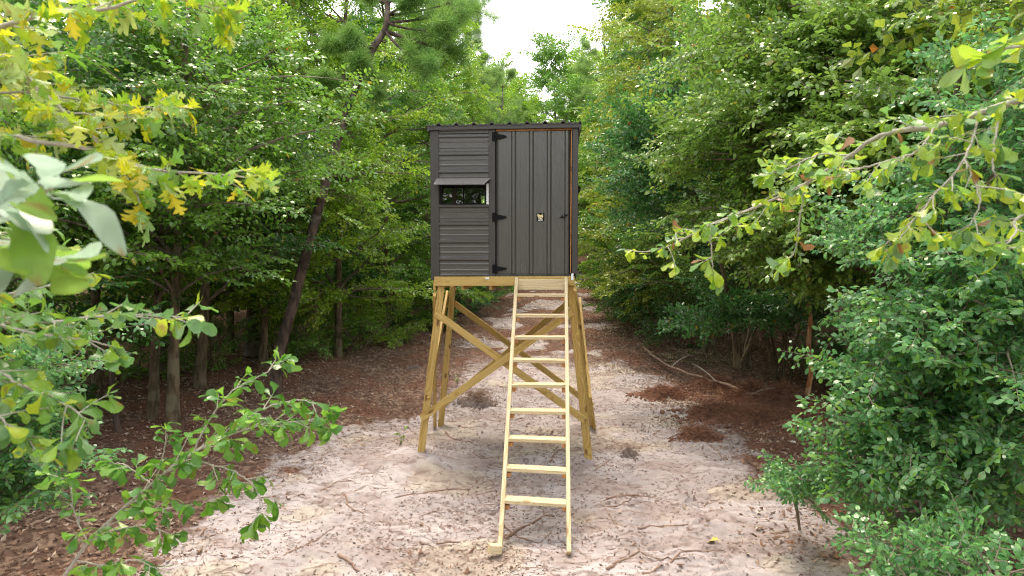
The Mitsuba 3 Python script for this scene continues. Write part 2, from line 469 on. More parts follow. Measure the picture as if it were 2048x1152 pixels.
put(B + '__corner_trim', angle_trim(XL, -0.852, 2.427, Z1 - 0.012, XL), 'mat_trim')
put(B + '__corner_trim', angle_trim(0.884, XR, 2.516, Z1 - 0.012, XR), 'mat_trim')
for x0 in (XL, XR - 0.09):
    put(B + '__corner_trim', rounded_box((x0, YB + 0.021, Z0 - 0.02), (x0 + 0.09, YB + 0.026, Z1 - 0.03), 0.001), 'mat_trim')
put(B + '__door_post_trim', angle_trim(-0.196, -0.115, 2.428, Z1 - 0.03, -0.115), 'mat_trim')
put(B + '__sill_trim', rounded_box((-0.112, -0.018, 2.471), (0.880, -0.006, 2.510), 0.002), 'mat_trim')
put(B + '__head_trim', rounded_box((-0.112, -0.024, 4.383), (0.880, -0.010, 4.426), 0.002), 'mat_trim')
# door with vertical ribs, rusty wood jamb strips round it
DX0, DX1, DZ0, DZ1 = -0.102, 0.845, 2.514, 4.349
D = B + '__door'
put(D, ribbed((DX0, -0.012, DZ0), (1, 0, 0), (0, 0, DZ1 - DZ0), (0, -1, 0), DX1 - DX0, 1.0, 0.127 - DX0, 0.012, 0.35), 'mat_metal')
tag(D, 'vertically ribbed metal door')
wood(B + '__door_jamb', (-0.105, -0.004, 4.366), (0.880, -0.004, 4.371), (0, 0, 1), 0.024, 0.03, 'mat_cedar')
wood(B + '__door_jamb', (0.864, -0.006, 2.523), (0.869, -0.006, 4.349), (1, 0, 0), 0.013, 0.03, 'mat_cedar')
tag(B + '__door_jamb', 'reddish wood strip above the door')
tag(B + '__door_jamb_001', 'reddish wood strip along the latch side of the door')
for zc in (4.284, 3.247, 2.578):
    h = [rounded_box((-0.152, -0.036, zc - 0.058), (-0.111, -0.0275, zc + 0.058), 0.0015)]
    x0, x1 = -0.107, 0.034
    tri = np.array([(x0, zc - 0.040), (x1 - 0.008, zc - 0.012), (x1, zc - 0.004), (x1, zc + 0.004), (x1 - 0.008, zc + 0.012), (x0, zc + 0.040)])
    m = trimesh.creation.extrude_polygon(__import__('shapely').Polygon(tri), 0.006, engine='earcut')
    v = np.array(m.vertices)
    h.append((np.stack([v[:, 0], -0.0385 + v[:, 2], v[:, 1]], 1), np.array(m.faces)[:, ::-1]))
    h.append(tube([(-0.109, -0.037, zc - 0.06), (-0.109, -0.037, zc + 0.06)], 0.008, 10))
    for xx, zz in ((-0.132, 0.04), (-0.132, -0.04), (-0.132, 0), (x0 + 0.025, 0.012), (x0 + 0.025, -0.012), (x0 + 0.085, 0)):
        yy = -0.0365 if xx < x0 else -0.039
        h.append(tube([(xx, yy - 0.003, zc + zz), (xx, yy + 0.001, zc + zz)], 0.005, 8))
    put(D + '__hinge', join(h), 'mat_black_iron')
zc = 3.259
lt = [tube([(0.774, -0.05, zc), (0.774, -0.010, zc)], 0.021, 14)]
for s, L, dz in ((-1, 0.052, -0.020), (1, 0.050, 0.016)):
    lt.append(tube([(0.774, -0.045, zc), (0.774 + s * L * 0.5, -0.05, zc + dz * 0.6), (0.774 + s * L, -0.046, zc + dz)], [0.011, 0.009, 0.006], 8))
put(D + '__latch', join(lt), 'mat_black_iron', smooth=40)
put(D + '__latch__lock_pin', tube([(0.774, -0.054, zc), (0.774, -0.049, zc)], 0.009, 12), 'mat_steel')
put(D + '__plate', rounded_box((0.423, -0.0175, 3.195), (0.524, -0.0125, 3.301), 0.002), 'mat_black_iron')
tag(D + '__plate', 'small black plate with a tan emblem on the door')
px0, pz0 = (0.423 + 0.524) / 2, (3.195 + 3.301) / 2
em, pale = [], []


def blob(pts, dest):
    m = trimesh.creation.extrude_polygon(__import__('shapely').Polygon(pts), 0.0012, engine='earcut')
    v = np.array(m.vertices)
    dest.append((np.stack([px0 + v[:, 0], -0.0187 + v[:, 2], pz0 + v[:, 1]], 1), np.array(m.faces)[:, ::-1]))


blob([(-0.037, 0.044), (-0.030, 0.046), (-0.022, 0.028), (-0.012, 0.036), (-0.004, 0.024), (0.008, 0.030), (0.030, 0.024), (0.036, 0.012), (0.031, -0.004), (0.024, -0.007), (0.010, -0.004), (0.002, -0.010), (-0.012, -0.008), (-0.024, -0.012), (-0.034, 0.002), (-0.039, 0.020)], em)
blob([(0.012, 0.034), (0.018, 0.030), (0.022, 0.044), (0.028, 0.046), (0.034, 0.032), (0.030, 0.029), (0.024, 0.036), (0.020, 0.027)], em)
blob([(-0.026, -0.014), (0.026, -0.010), (0.022, -0.024), (0.012, -0.022), (0.0, -0.027), (-0.012, -0.022), (-0.023, -0.025)], em)
blob([(-0.031, -0.033), (0.031, -0.031), (0.031, -0.042), (-0.030, -0.044)], pale)
put(D + '__plate__emblem', join(em), 'mat_tan_print')
put(D + '__plate__lettering', join(pale), 'mat_pale_print')
# window in the front wall
W = B + '__window'
fr = []
for lo, hi in (((WX0, -0.004, WT - 0.018), (WX1, 0.045, WT)), ((WX0, -0.004, WB), (WX1, 0.045, WB + 0.014)),
               ((WX0, -0.0045, WB + 0.014), (WX0 + 0.03, 0.045, WT - 0.018)), ((-0.248, -0.0045, WB + 0.014), (-0.231, 0.045, WT - 0.018)),
               ((-0.539, -0.002, WB + 0.014), (-0.530, 0.03, WT - 0.018))):
    fr.append(rounded_box(lo, hi, 0.0015))
put(W, join(fr), 'mat_black_iron')
tag(W, 'dark sliding window in the front wall')
put(W + '__jamb', rounded_box((-0.230, -0.012, WB + 0.001), (-0.193, 0.03, WT - 0.001), 0.002), 'mat_white_wrap')
tag(W + '__jamb', 'white window jamb strip')
for x0, x1, y in ((WX0 + 0.028, -0.535, 0.012), (-0.534, -0.244, 0.022)):
    put(W + '__pane', (np.array([(x0, y, WB + 0.012), (x1, y, WB + 0.012), (x1, y, WT - 0.016), (x0, y, WT - 0.016)]), np.array([[0, 1, 2], [0, 2, 3]])), 'mat_window_glass')
put(B + '__window_sill', rounded_box((PX0, -0.030, 3.376), (PX1, 0.0, WB - 0.001), 0.006), 'mat_trim')


def awning(a, b, out, drop, spread):
    """A bent steel flap from hinge line a-b, leaning out and down, with a folded lip."""
    a, b, out = (np.asarray(q, float) for q in (a, b, out))
    ax = norm(b - a)
    a2, b2 = a + out - ax * spread[0] + [0, 0, -drop], b + out - ax * spread[1] + [0, 0, -drop]
    a3, b3 = a2 + [0, 0, -0.013], b2 + [0, 0, -0.013]
    v = np.array([a, b, b2, a2, b3, a3])
    th = np.array([0, 0, -0.003])
    v = np.vstack([v, v + th + out * 0.012])
    f = [(0, 1, 2), (0, 2, 3), (3, 2, 4), (3, 4, 5), (6, 8, 7), (6, 9, 8), (9, 10, 8), (9, 11, 10), (0, 3, 9), (0, 9, 6), (1, 7, 8), (1, 8, 2), (5, 4, 10), (5, 10, 11), (3, 5, 11), (3, 11, 9), (2, 8, 10), (2, 10, 4)]
    return v, np.array(f)


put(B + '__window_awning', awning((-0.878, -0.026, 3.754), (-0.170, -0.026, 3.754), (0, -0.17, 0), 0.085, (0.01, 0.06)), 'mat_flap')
tag(B + '__window_awning', 'sloping grey metal flap above the front window, its colour paled partly for skylight')
put(B + '__window_awning', awning((XL - 0.004, 1.4, WT + 0.02), (XL - 0.004, 0.5, WT + 0.02), (-0.055, 0, 0), 0.03, (0.0, 0.0)), 'mat_trim')
put(B + '__window_awning', awning((XR + 0.004, 0.5, WT + 0.03), (XR + 0.004, 1.4, WT + 0.03), (0.05, 0, 0), 0.04, (0.0, 0.0)), 'mat_trim')
# roof sheet with its ribs running back to front
R = B + '__roof'
ov = 0.04
rf = ribbed((XL - ov, -0.07, 0), (1, 0, 0), (0, YB + 0.16, 0), (0, 0, 1), XR - XL + 2 * ov, 1.0, 0.16, 0.012)
rv = rf[0].copy()
rv[:, 2] *= 1.6
rv[:, 2] += Z1 + 0.018 - 0.05 * (rv[:, 1] + 0.07) / 1.9 + 0.014 * (rv[:, 0] - XL) / (XR - XL)
put(R, (rv, rf[1]), 'mat_trim')
tag(R, 'ribbed dark metal roof sheet')
ev = []
for (x0, z0), (x1, z1) in (((XL - 0.012, Z1 - 0.018), (XR + 0.012, Z1 - 0.006)),):
    ev.append(board((x0, -0.045, z0), (x1, -0.045, z1), (0, 0, 1), 0.055, 0.03)[0])
for x in (XL - 0.022, XR + 0.022):
    ev.append(rounded_box((x - 0.014, -0.062, Z1 - 0.06), (x + 0.014, YB + 0.04, Z1 + 0.004 + 0.01 * (x > 0)), 0.002))
put(R + '__fascia', join(ev), 'mat_trim')
# timber platform
wood(B + '__rim_beam', (-0.915, -0.020, 2.412), (0.916, -0.020, 2.423), (0, 0, 1), 0.122, 0.038)
wood(B + '__rim_beam', (-0.93, 1.84, Z0 - 0.09), (0.88, 1.84, Z0 - 0.09), (0, 0, 1), 0.135, 0.038, 'mat_treated')
for x in (-0.92, 0.9):
    wood(B + '__rim_beam', (x, 0.0, Z0 - 0.09), (x, 1.82, Z0 - 0.09), (0, 0, 1), 0.135, 0.038, 'mat_treated')
for x in (-0.55, -0.18, 0.19, 0.55):
    wood(B + '__floor_joist', (x, 0.005, Z0 - 0.085), (x, 1.82, Z0 - 0.085), (0, 0, 1), 0.12, 0.038, 'mat_treated')
put(B + '__wrap_scrap', rounded_box((0.871, -0.044, 2.432), (0.903, -0.041, 2.519), 0.001), 'mat_white_wrap')
tag(B + '__wrap_scrap', 'scrap of white wall wrap at the lower right corner')
put(B + '__wrap_scrap', rounded_box((-0.244, -0.0435, 2.442), (-0.193, -0.041, 2.468), 0.001), 'mat_white_wrap')
# splayed posts


def post(top, foot, turn, w=0.092):
    top, foot = np.asarray(top, float), np.asarray(foot, float)
    foot = foot + (foot - top) * 0.06
    OFF[0] += 1.37
    m, uv = board(foot, top, (math.cos(turn), math.sin(turn), 0), w, w, OFF[0], 0.005)
    return put(B + '__leg', m, 'mat_treated', uv=uv)


post((-0.838, 0.050, 2.353), (-1.113, 0.000, 0.124), 0.22)
post((0.869, 0.050, 2.361), (1.114, 0.000, 0.057), -0.18)
post((-0.942, 1.760, 2.268), (-1.178, 1.900, -0.074), 0.1)
post((0.940, 1.760, 2.276), (1.282, 1.900, -0.069), -0.1)


def bowed(name, p0, p1, bow, w=0.089, t=0.038, mat='mat_treated'):
    """A plank sprung a little out of straight, as where it passes over another."""
    OFF[0] += 1.37
    p = smooth_path([p0, (np.asarray(p0) + p1) / 2 + np.asarray(bow), p1], 7)
    parts, uvs, run = [], [], OFF[0]
    wd = np.cross(norm(np.asarray(p1) - p0), (0, 1, 0))
    ax = np.gradient(p, axis=0)
    sec = np.array([(-w / 2, -t / 2), (w / 2, -t / 2), (w / 2, t / 2), (-w / 2, t / 2)])
    v, uv, f = [], [], []
    for i in range(len(p)):
        a = norm(ax[i])
        b = norm(wd - a * (wd @ a))
        c = np.cross(a, b)
        for k in range(4):
            for kk in (k, (k + 1) % 4):
                v.append(p[i] + b * sec[kk][0] + c * sec[kk][1])
                uv.append((run + i * np.linalg.norm(np.asarray(p1) - p0) / 6, sec[kk][0] + sec[kk][1] * 1.3 + OFF[0] * 0.3))
    for i in range(len(p) - 1):
        for k in range(4):
            a0 = i * 8 + 2 * k
            f += [(a0, a0 + 1, a0 + 9), (a0, a0 + 9, a0 + 8)]
    e = (len(p) - 1) * 8
    f += [(0, 4, 2), (0, 6, 4), (e, e + 2, e + 4), (e, e + 4, e + 6)]
    return put(name, (np.array(v), np.array(f)), mat, uv=np.array(uv))


wood(B + '__brace', (-0.900, -0.020, 1.994), (1.061, -0.072, 0.611), (0.5, 0, 1), 0.089, 0.038)
bowed(B + '__brace', (-1.090, -0.072, 0.607), (0.886, -0.020, 2.026), (0, -0.042, 0))
tag(B + '__brace', 'front diagonal brace falling to the right')
tag(B + '__brace_001', 'front diagonal brace rising to the right')
wood(B + '__brace', (-0.942, 1.860, 1.992), (1.265, 1.940, 0.355), (0.5, 0, 1), 0.089, 0.038, 'mat_treated')
bowed(B + '__brace', (-1.164, 1.950, 0.314), (0.943, 1.860, 2.067), (0, 0.044, 0), mat='mat_treated')
# braces on the left and right sides, seen on edge
wood(B + '__brace', (-0.913, -0.020, 2.244), (-1.260, 1.860, -0.041), (0, 1, 0.3), 0.089, 0.038, 'mat_treated')
wood(B + '__brace', (-1.036, 1.800, 2.162), (-1.002, -0.020, 0.837), (0, 1, 0.3), 0.089, 0.038, 'mat_treated')
wood(B + '__brace', (0.923, -0.020, 2.319), (1.305, 1.900, -0.068), (0, 1, 0.3), 0.089, 0.038, 'mat_treated')
wood(B + '__brace', (1.053, 1.860, 2.052), (1.134, -0.010, 0.868), (0, 1, 0.3), 0.089, 0.038, 'mat_treated')

# ------------------------------------------------------------------ ladder
L_ = 'ladder'
tag(L_, 'pale timber ladder with nine wide treads leaning against the hunting blind', 'ladder')
RUN = 2.654
LX0, LX1 = 0.168, 0.806          # centres of the two rails


def on_ladder(x, z, out=0.0):
    return np.array([x, -RUN * (1 - z / 2.4448) - out, z])


ldir = norm(on_ladder(0, 2.4) - on_ladder(0, 0.1))
lperp = np.cross(ldir, (1, 0, 0))
for i, x in enumerate((LX0, LX1)):
    foot = float(ground_z(np.array([x]), np.array([-2.72]))[0])
    wood(L_ + '__rail', on_ladder(x, foot + 0.030) + (0, -0.06, 0), on_ladder(x, 2.44) + (0, -0.06, 0), lperp, 0.089, 0.041, 'mat_pine_board')
for k in range(9):
    z = 0.330 + 0.2375 * k
    c = on_ladder(0, z)
    y = c[1] - 0.02
    tilt = (-0.012, -0.010, -0.006, 0.0, 0.002, -0.003, 0.003, 0, 0)[k]
    wood(L_ + '__tread', (LX0 + 0.0195, y, z + 0.019 - tilt), (LX1 - 0.0195, y, z + 0.019 + tilt), (0, 1, 0.0), 0.140, 0.038, 'mat_pine_board')
    for x in (LX0 + 0.042, LX1 - 0.042):
        wood(L_ + '__cleat', (x, y - 0.062, z - 0.026), (x, y + 0.055, z - 0.026), (1, 0, 0), 0.040, 0.040, 'mat_cedar')
wood(L_ + '__header', (LX0 + 0.0195, -0.062, 2.377), (LX1 - 0.0195, -0.062, 2.377), (0, 0, 1), 0.140, 0.038, 'mat_pine_board')
k = wood('wood_block', (0.072, -2.780, 0.070), (0.175, -2.740, 0.050), (0, 1, -0.2), 0.09, 0.075, 'mat_pine_board')
tag(k, 'small pale offcut of timber lying at the left foot of the ladder', 'wood block')

# ------------------------------------------------------------------ leaves: shapes and sprays


def leaf_shape(stations, fold=0.25, bend=0.25):
    """Stations (t, half width, forward shift of the edge) along a unit midrib -> (vertices, triangles) with a folded, arched blade."""
    st = np.array([(s + (0,))[:3] for s in stations], float)
    tip0, tip1 = st[0], st[-1]
    v, f = [(tip0[0], 0, 0)], []
    mids = st[1:-1]
    for t, w, sh in mids:
        v += [(t, 0, 0), (t + sh, w, w * fold), (t + sh, -w, w * fold)]
    v.append((tip1[0], 0, 0))
    last = len(v) - 1
    f += [(0, 1, 2), (0, 3, 1)]
    for k in range(len(mids) - 1):
        a, b = 1 + 3 * k, 4 + 3 * k
        f += [(a, b, b + 1), (a, b + 1, a + 1), (a, a + 2, b + 2), (a, b + 2, b)]
    a = 1 + 3 * (len(mids) - 1)
    f += [(a, last, a + 1), (a, a + 2, last)]
    v = np.array(v, float)
    v[:, 2] -= bend * v[:, 0] ** 2
    return v, np.array(f)


LEAF_FAR = (np.array([(0, 0, 0), (0.48, 0.31, 0.07), (1, 0, -0.12), (0.48, -0.31, 0.07)], float), np.array([[0, 2, 1], [0, 3, 2]]))
LEAF_HEX = (np.array([(0, 0, 0), (0.28, 0.22, 0.05), (0.28, -0.22, 0.05), (0.72, 0.22, -0.01), (0.72, -0.22, -0.01), (1, 0, -0.14)], float), np.array([[0, 2, 1], [1, 2, 4], [1, 4, 3], [3, 4, 5]]))
LEAF_OVAL = leaf_shape([(0, 0), (0.12, 0.12), (0.38, 0.27), (0.68, 0.25), (0.9, 0.12), (1, 0)], 0.22, 0.15)
LEAF_OVAL_LOW = leaf_shape([(0, 0), (0.3, 0.25), (0.7, 0.24), (1, 0)], 0.22, 0.15)
LEAF_SPOON = leaf_shape([(-0.1, 0), (0, 0.012), (0.25, 0.06), (0.5, 0.14), (0.72, 0.25), (0.88, 0.29, 0.02), (0.97, 0.16, 0.02), (1, 0)], 0.18, 0.25)
LEAF_SPOON3 = leaf_shape([(-0.1, 0), (0, 0.012), (0.3, 0.07), (0.55, 0.16), (0.72, 0.32, 0.04), (0.84, 0.22), (0.95, 0.15, 0.04), (1, 0)], 0.12, 0.35)
LEAF_BLUNT = leaf_shape([(-0.1, 0), (0, 0.02), (0.2, 0.07), (0.36, 0.20, 0.05), (0.46, 0.17), (0.62, 0.30, 0.06), (0.76, 0.33, 0.03), (0.90, 0.22), (0.98, 0.10), (1, 0)], 0.12, 0.3)
LEAF_LOBED = leaf_shape([(-0.12, 0), (0, 0.01), (0.14, 0.06), (0.24, 0.22, 0.06), (0.31, 0.09), (0.42, 0.16), (0.50, 0.40, 0.10), (0.58, 0.27, 0.09), (0.57, 0.09), (0.70, 0.12), (0.76, 0.33, 0.10), (0.84, 0.18, 0.06), (0.84, 0.08), (0.92, 0.11, 0.05), (1, 0)], 0.10, 0.30)
LEAF_LOBED2 = leaf_shape([(-0.12, 0), (0, 0.01), (0.2, 0.05), (0.34, 0.26, 0.10), (0.40, 0.10), (0.55, 0.34, 0.14), (0.62, 0.21, 0.1), (0.64, 0.09), (0.80, 0.26, 0.10), (0.86, 0.10), (1, 0)], 0.16, 0.45)


def curl(template, c, tw):
    """The same leaf with its tip curled and its blade twisted."""
    v, f = template[0].copy(), template[1]
    a = tw * v[:, 0]
    y, z = v[:, 1] * np.cos(a) - v[:, 2] * np.sin(a), v[:, 1] * np.sin(a) + v[:, 2] * np.cos(a)
    return np.stack([v[:, 0] * (1 - 0.12 * abs(c)), y, z + c * v[:, 0] ** 2 * (v[:, 0] - 0.25)], 1), f


LOBED = [LEAF_LOBED, LEAF_LOBED2, curl(LEAF_LOBED, -0.7, 0.9), curl(LEAF_LOBED2, 0.6, -0.8), curl(LEAF_LOBED, 0.3, -1.3)]
SPOON = [LEAF_SPOON, LEAF_SPOON3, curl(LEAF_SPOON, -0.6, 0.7), curl(LEAF_SPOON3, 0.5, -0.9)]
OVAL = [LEAF_OVAL, curl(LEAF_OVAL, -0.4, 0.5), curl(LEAF_OVAL, 0.3, -0.6)]


def frames(D, N):
    D = norm(D)
    Bv = norm(np.cross(N, D))
    return D, Bv, np.cross(D, Bv)


def bake(template, P, D, N, S):
    tv, tf = template
    D, Bv, Nn = frames(D, N)
    M = np.stack([D, Bv, Nn], 1)                       # (n, 3 axes, 3)
    v = P[:, None] + np.einsum('ka,nai->nki', tv, M) * np.asarray(S)[:, None, None]
    f = tf[None] + (np.arange(len(P)) * len(tv))[:, None, None]
    return v.reshape(-1, 3), f.reshape(-1, 3)


def make_spray(rng, length, spacing, side, leaf_gap, droop=0.25):
    """Canonical planar spray along +x with its plane's normal +z: (twig starts, twig ends, leaf P, D, N)."""
    tw0, tw1, P, Dd, Nn = [], [], [], [], []

    def axis(p0, d0, L, gap, depth):
        n = 6
        keep = 3 if depth == 0 else 6
        p, d = np.array(p0, float), norm(d0)
        pts = [p]
        for i in range(n):
            d = norm(d + rng.normal(0, 0.07, 3) + np.array([0, 0, -droop * 0.05]))
            p = p + d * L / n
            pts.append(p)
        pts = np.array(pts)
        for a, b in zip(pts[:-1:keep], pts[keep::keep]) if depth == 0 or rng.random() < 0.5 else ():
            tw0.append(a)
            tw1.append(b)
        return pts

    main = axis((0, 0, 0), (1, 0, 0.05), length, 0, 0)
    arcs = [(main, 0.25, 1)]
    k = 0
    s = 0.12 * length
    sgn = 1
    while s < length * 0.97:
        u = s / length
        i = min(int(u * (len(main) - 1)), len(main) - 2)
        base = main[i] + (main[i + 1] - main[i]) * (u * (len(main) - 1) - i)
        a = math.radians(rng.uniform(38, 62)) * sgn
        L = side * (1.05 - u * 0.75) * rng.uniform(0.6, 1.2)
        arcs.append((axis(base, (math.cos(a), math.sin(a), rng.normal(0.02, 0.14)), L, 0, 1), 0.12, 0))
        sgn = -sgn
        s += spacing * rng.uniform(0.7, 1.3)
    for pts, first, main_axis in arcs:
        L = np.linalg.norm(np.diff(pts, axis=0), axis=1).sum()
        n = max(3, int(L * (1 - first) / leaf_gap))
        for j in range(n):
            u = first + (1 - first) * (j + rng.uniform(0.2, 0.8)) / n
            i = min(int(u * (len(pts) - 1)), len(pts) - 2)
            p = pts[i] + (pts[i + 1] - pts[i]) * (u * (len(pts) - 1) - i)
            d = norm(pts[i + 1] - pts[i])
            a = math.radians(rng.uniform(35, 75)) * (1 if j % 2 else -1) * (0.2 if j == n - 1 else 1)
            dd = np.array([d[0] * math.cos(a) - d[1] * math.sin(a), d[0] * math.sin(a) + d[1] * math.cos(a), d[2] + rng.normal(-0.12, 0.22)])
            P.append(p)
            Dd.append(dd)
            Nn.append(np.array([0, 0, 1.0]) + rng.normal(0, 0.62, 3))
    return tuple(np.array(a) for a in (tw0, tw1, P, Dd, Nn))


srng = np.random.default_rng(11)
SPRAYS = {
    'fine': [make_spray(srng, 0.75, 0.075, 0.34, 0.034) for _ in range(6)],
    'mid': [make_spray(srng, 0.85, 0.10, 0.38, 0.045) for _ in range(6)],
    'bush': [make_spray(srng, 0.70, 0.09, 0.30, 0.038) for _ in range(6)],
    'far': [make_spray(srng, 1.2, 0.17, 0.55, 0.08) for _ in range(6)],
}


def place_sprays(kind, rng, P, D, N, S, palette, leaf_size, template, hue_noise=0.0):
    """All twigs and leaves of many sprays: (twig mesh, leaf mesh, leaf colours)."""
    D, Bv, Nn = frames(D, N)
    which = rng.integers(0, len(SPRAYS[kind]), len(P))
    t0, t1, lp, ld, ln, ls, lc = [], [], [], [], [], [], []
    pal = np.asarray(palette, float)
    for w in range(len(SPRAYS[kind])):
        idx = np.nonzero(which == w)[0]
        if not len(idx):
            continue
        a0, a1, p, d, n = SPRAYS[kind][w]
        M = np.stack([D[idx], Bv[idx], Nn[idx]], 1)

        def tf(x, move=True):
            y = np.einsum('ka,nai->nki', x, M)
            return y * S[idx][:, None, None] + P[idx][:, None] if move else y
        t0.append(tf(a0).reshape(-1, 3))
        t1.append(tf(a1).reshape(-1, 3))
        lp.append(tf(p).reshape(-1, 3))
        ld.append(tf(d, False).reshape(-1, 3))
        ln.append(tf(n, False).reshape(-1, 3))
        m = len(idx) * len(p)
        ls.append(leaf_size * rng.uniform(0.65, 1.2, m))
        base = rng.random(len(idx))[:, None] * 0.6 + rng.random((len(idx), len(p))) * 0.4
        lc.append((base * (len(pal) - 1.001)).reshape(-1))
    t0, t1, lp, ld, ln, ls, lc = (np.concatenate(a) for a in (t0, t1, lp, ld, ln, ls, lc))
    i = lc.astype(int)
    fr = (lc - i)[:, None]
    col = pal[i] * (1 - fr) + pal[np.minimum(i + 1, len(pal) - 1)] * fr
    col *= rng.uniform(0.75, 1.25, (len(col), 1))
    odd = rng.random(len(col))
    col[odd < 0.002] = (0.42, 0.16, 0.03)
    col[(odd > 0.002) & (odd < 0.016)] = (0.34, 0.32, 0.04)
    lm = bake(template, lp, ld, ln, ls)
    return batch_tubes(t0, t1, 0.0032, 0.0018, 3), lm, np.repeat(np.clip(col, 0.005, 0.8), len(template[0]), 0), (lp, ld, ln, ls, col)


DEEP = [(0.030, 0.100, 0.022), (0.062, 0.185, 0.034), (0.11, 0.28, 0.050)]
MID = [(0.072, 0.180, 0.024), (0.145, 0.315, 0.036), (0.245, 0.43, 0.052)]
LIME = [(0.125, 0.265, 0.022), (0.25, 0.43, 0.034), (0.40, 0.55, 0.055)]
OLIVE = [(0.15, 0.24, 0.032), (0.29, 0.38, 0.044), (0.44, 0.50, 0.065)]
BLUE = [(0.040, 0.125, 0.036), (0.075, 0.22, 0.052), (0.125, 0.31, 0.075)]


def grow_tree(name, rng, trunk, r0, blobs, palette, kind='mid', leaf=0.07, template=LEAF_FAR, bark_key='mat_bark', spray_scale=1.0,
              leaf_mat_key='mat_leaf', per_limb=7, stems=(), r1=0.02, flat=0.5, keep=False):
    """trunk: points; blobs: (centre, radii, sprays). Limbs run from the trunk into the blobs and carry the sprays along their outer part."""
    tp = smooth_path(trunk, 14)
    tr = np.linspace(1, 0, len(tp)) ** 0.8 * (r0 - r1) + r1
    tr[0] *= 1.35
    tr[1] *= 1.08
    tp = tp + rng.normal(0, 0.25 * r0, tp.shape) * np.linspace(0, 1, len(tp))[:, None]
    wood_parts = [tube(tp, tr, 10)]
    for st, ra, rb in stems:
        sp = smooth_path(st, 10)
        wood_parts.append(tube(sp + rng.normal(0, 0.2 * ra, sp.shape), np.linspace(ra, rb, 10), 8))
    limbs, P, D, N, S = [], [], [], [], []
    for c, rad, n in blobs:
        c, rad = np.asarray(c, float), np.asarray(rad, float) * np.ones(3)
        for _ in range(max(1, int(round(n / per_limb)))):
            u = norm(rng.normal(0, 1, 3))
            tip = c + u * rad * rng.uniform(0.55, 1.0) ** 0.6
            zt = tip[2] - rng.uniform(0.1, 0.5) * np.linalg.norm(tip[:2] - c[:2]) - rng.uniform(0, 0.6)
            i = int(np.clip(np.searchsorted(tp[:, 2], zt), 2, len(tp) - 1))
            p0 = tp[i]
            mid = (p0 + tip) / 2 + rng.normal(0, 0.12, 3) * np.linalg.norm(tip - p0) + [0, 0, 0.10 * np.linalg.norm(tip - p0)]
            path = bezier(p0, mid, tip, 9)
            path[1:] += rng.normal(0, 0.02, (8, 3))
            ra = min(tr[i] * 0.6, 0.012 + 0.010 * np.linalg.norm(tip - p0))
            limbs.append(tube(path, np.linspace(ra, 0.004, 9), 5, False))
            L = np.linalg.norm(tip - p0)
            first = max(0.12, 1 - (0.45 + 0.8 / max(L, 0.5)))
            for k in range(per_limb):
                q = first + (1 - first) * (k + rng.random()) / per_limb
                j = min(int(q * 8), 7)
                pt = path[j] + (path[j + 1] - path[j]) * (q * 8 - j)
                ax = norm(path[j + 1] - path[j])
                sd = norm(np.cross(ax, (0, 0, 1)) + 1e-6) * (1 if k % 2 else -1)
                a = rng.uniform(0.2, 1.2) if k < per_limb - 1 else 0.0
                d = ax * math.cos(a) + sd * math.sin(a)
                d[2] = d[2] * 0.6 + rng.normal(-0.02, 0.18)
                P.append(pt)
                D.append(d)
                ov = np.append(norm(pt[:2] - tp[i][:2]), 0.0)
                N.append(np.array([0, 0, 1.0]) + 0.75 * ov + rng.normal(0, flat, 3))
                S.append(spray_scale * rng.uniform(0.7, 1.15))
    P, D, N, S = (np.array(a) for a in (P, D, N, S))
    tw, lm, lc, leafset = place_sprays(kind, rng, P, D, N, S, palette, leaf, template)
    return {'trunk': join(wood_parts), 'limbs': join(limbs + [tw]), 'leaves': lm, 'colors': lc, 'bark': bark_key, 'leaf_mat': leaf_mat_key, 'leafset': leafset if keep else None}


def plant(name, label, cat, tree, group=None):
    k = key_for(name)
    tag(k, label, cat, group)
    scene[k + '__trunk'] = ply(tree['trunk'], tree['bark'], 50)
    scene[k + '__branches'] = ply(tree['limbs'], 'mat_twig')
    scene[k + '__crown'] = ply(tree['leaves'], tree['leaf_mat'], color=tree['colors'])
    return k


def gz1(x, y):
    return float(ground_z(np.array([x]), np.array([y]))[0])


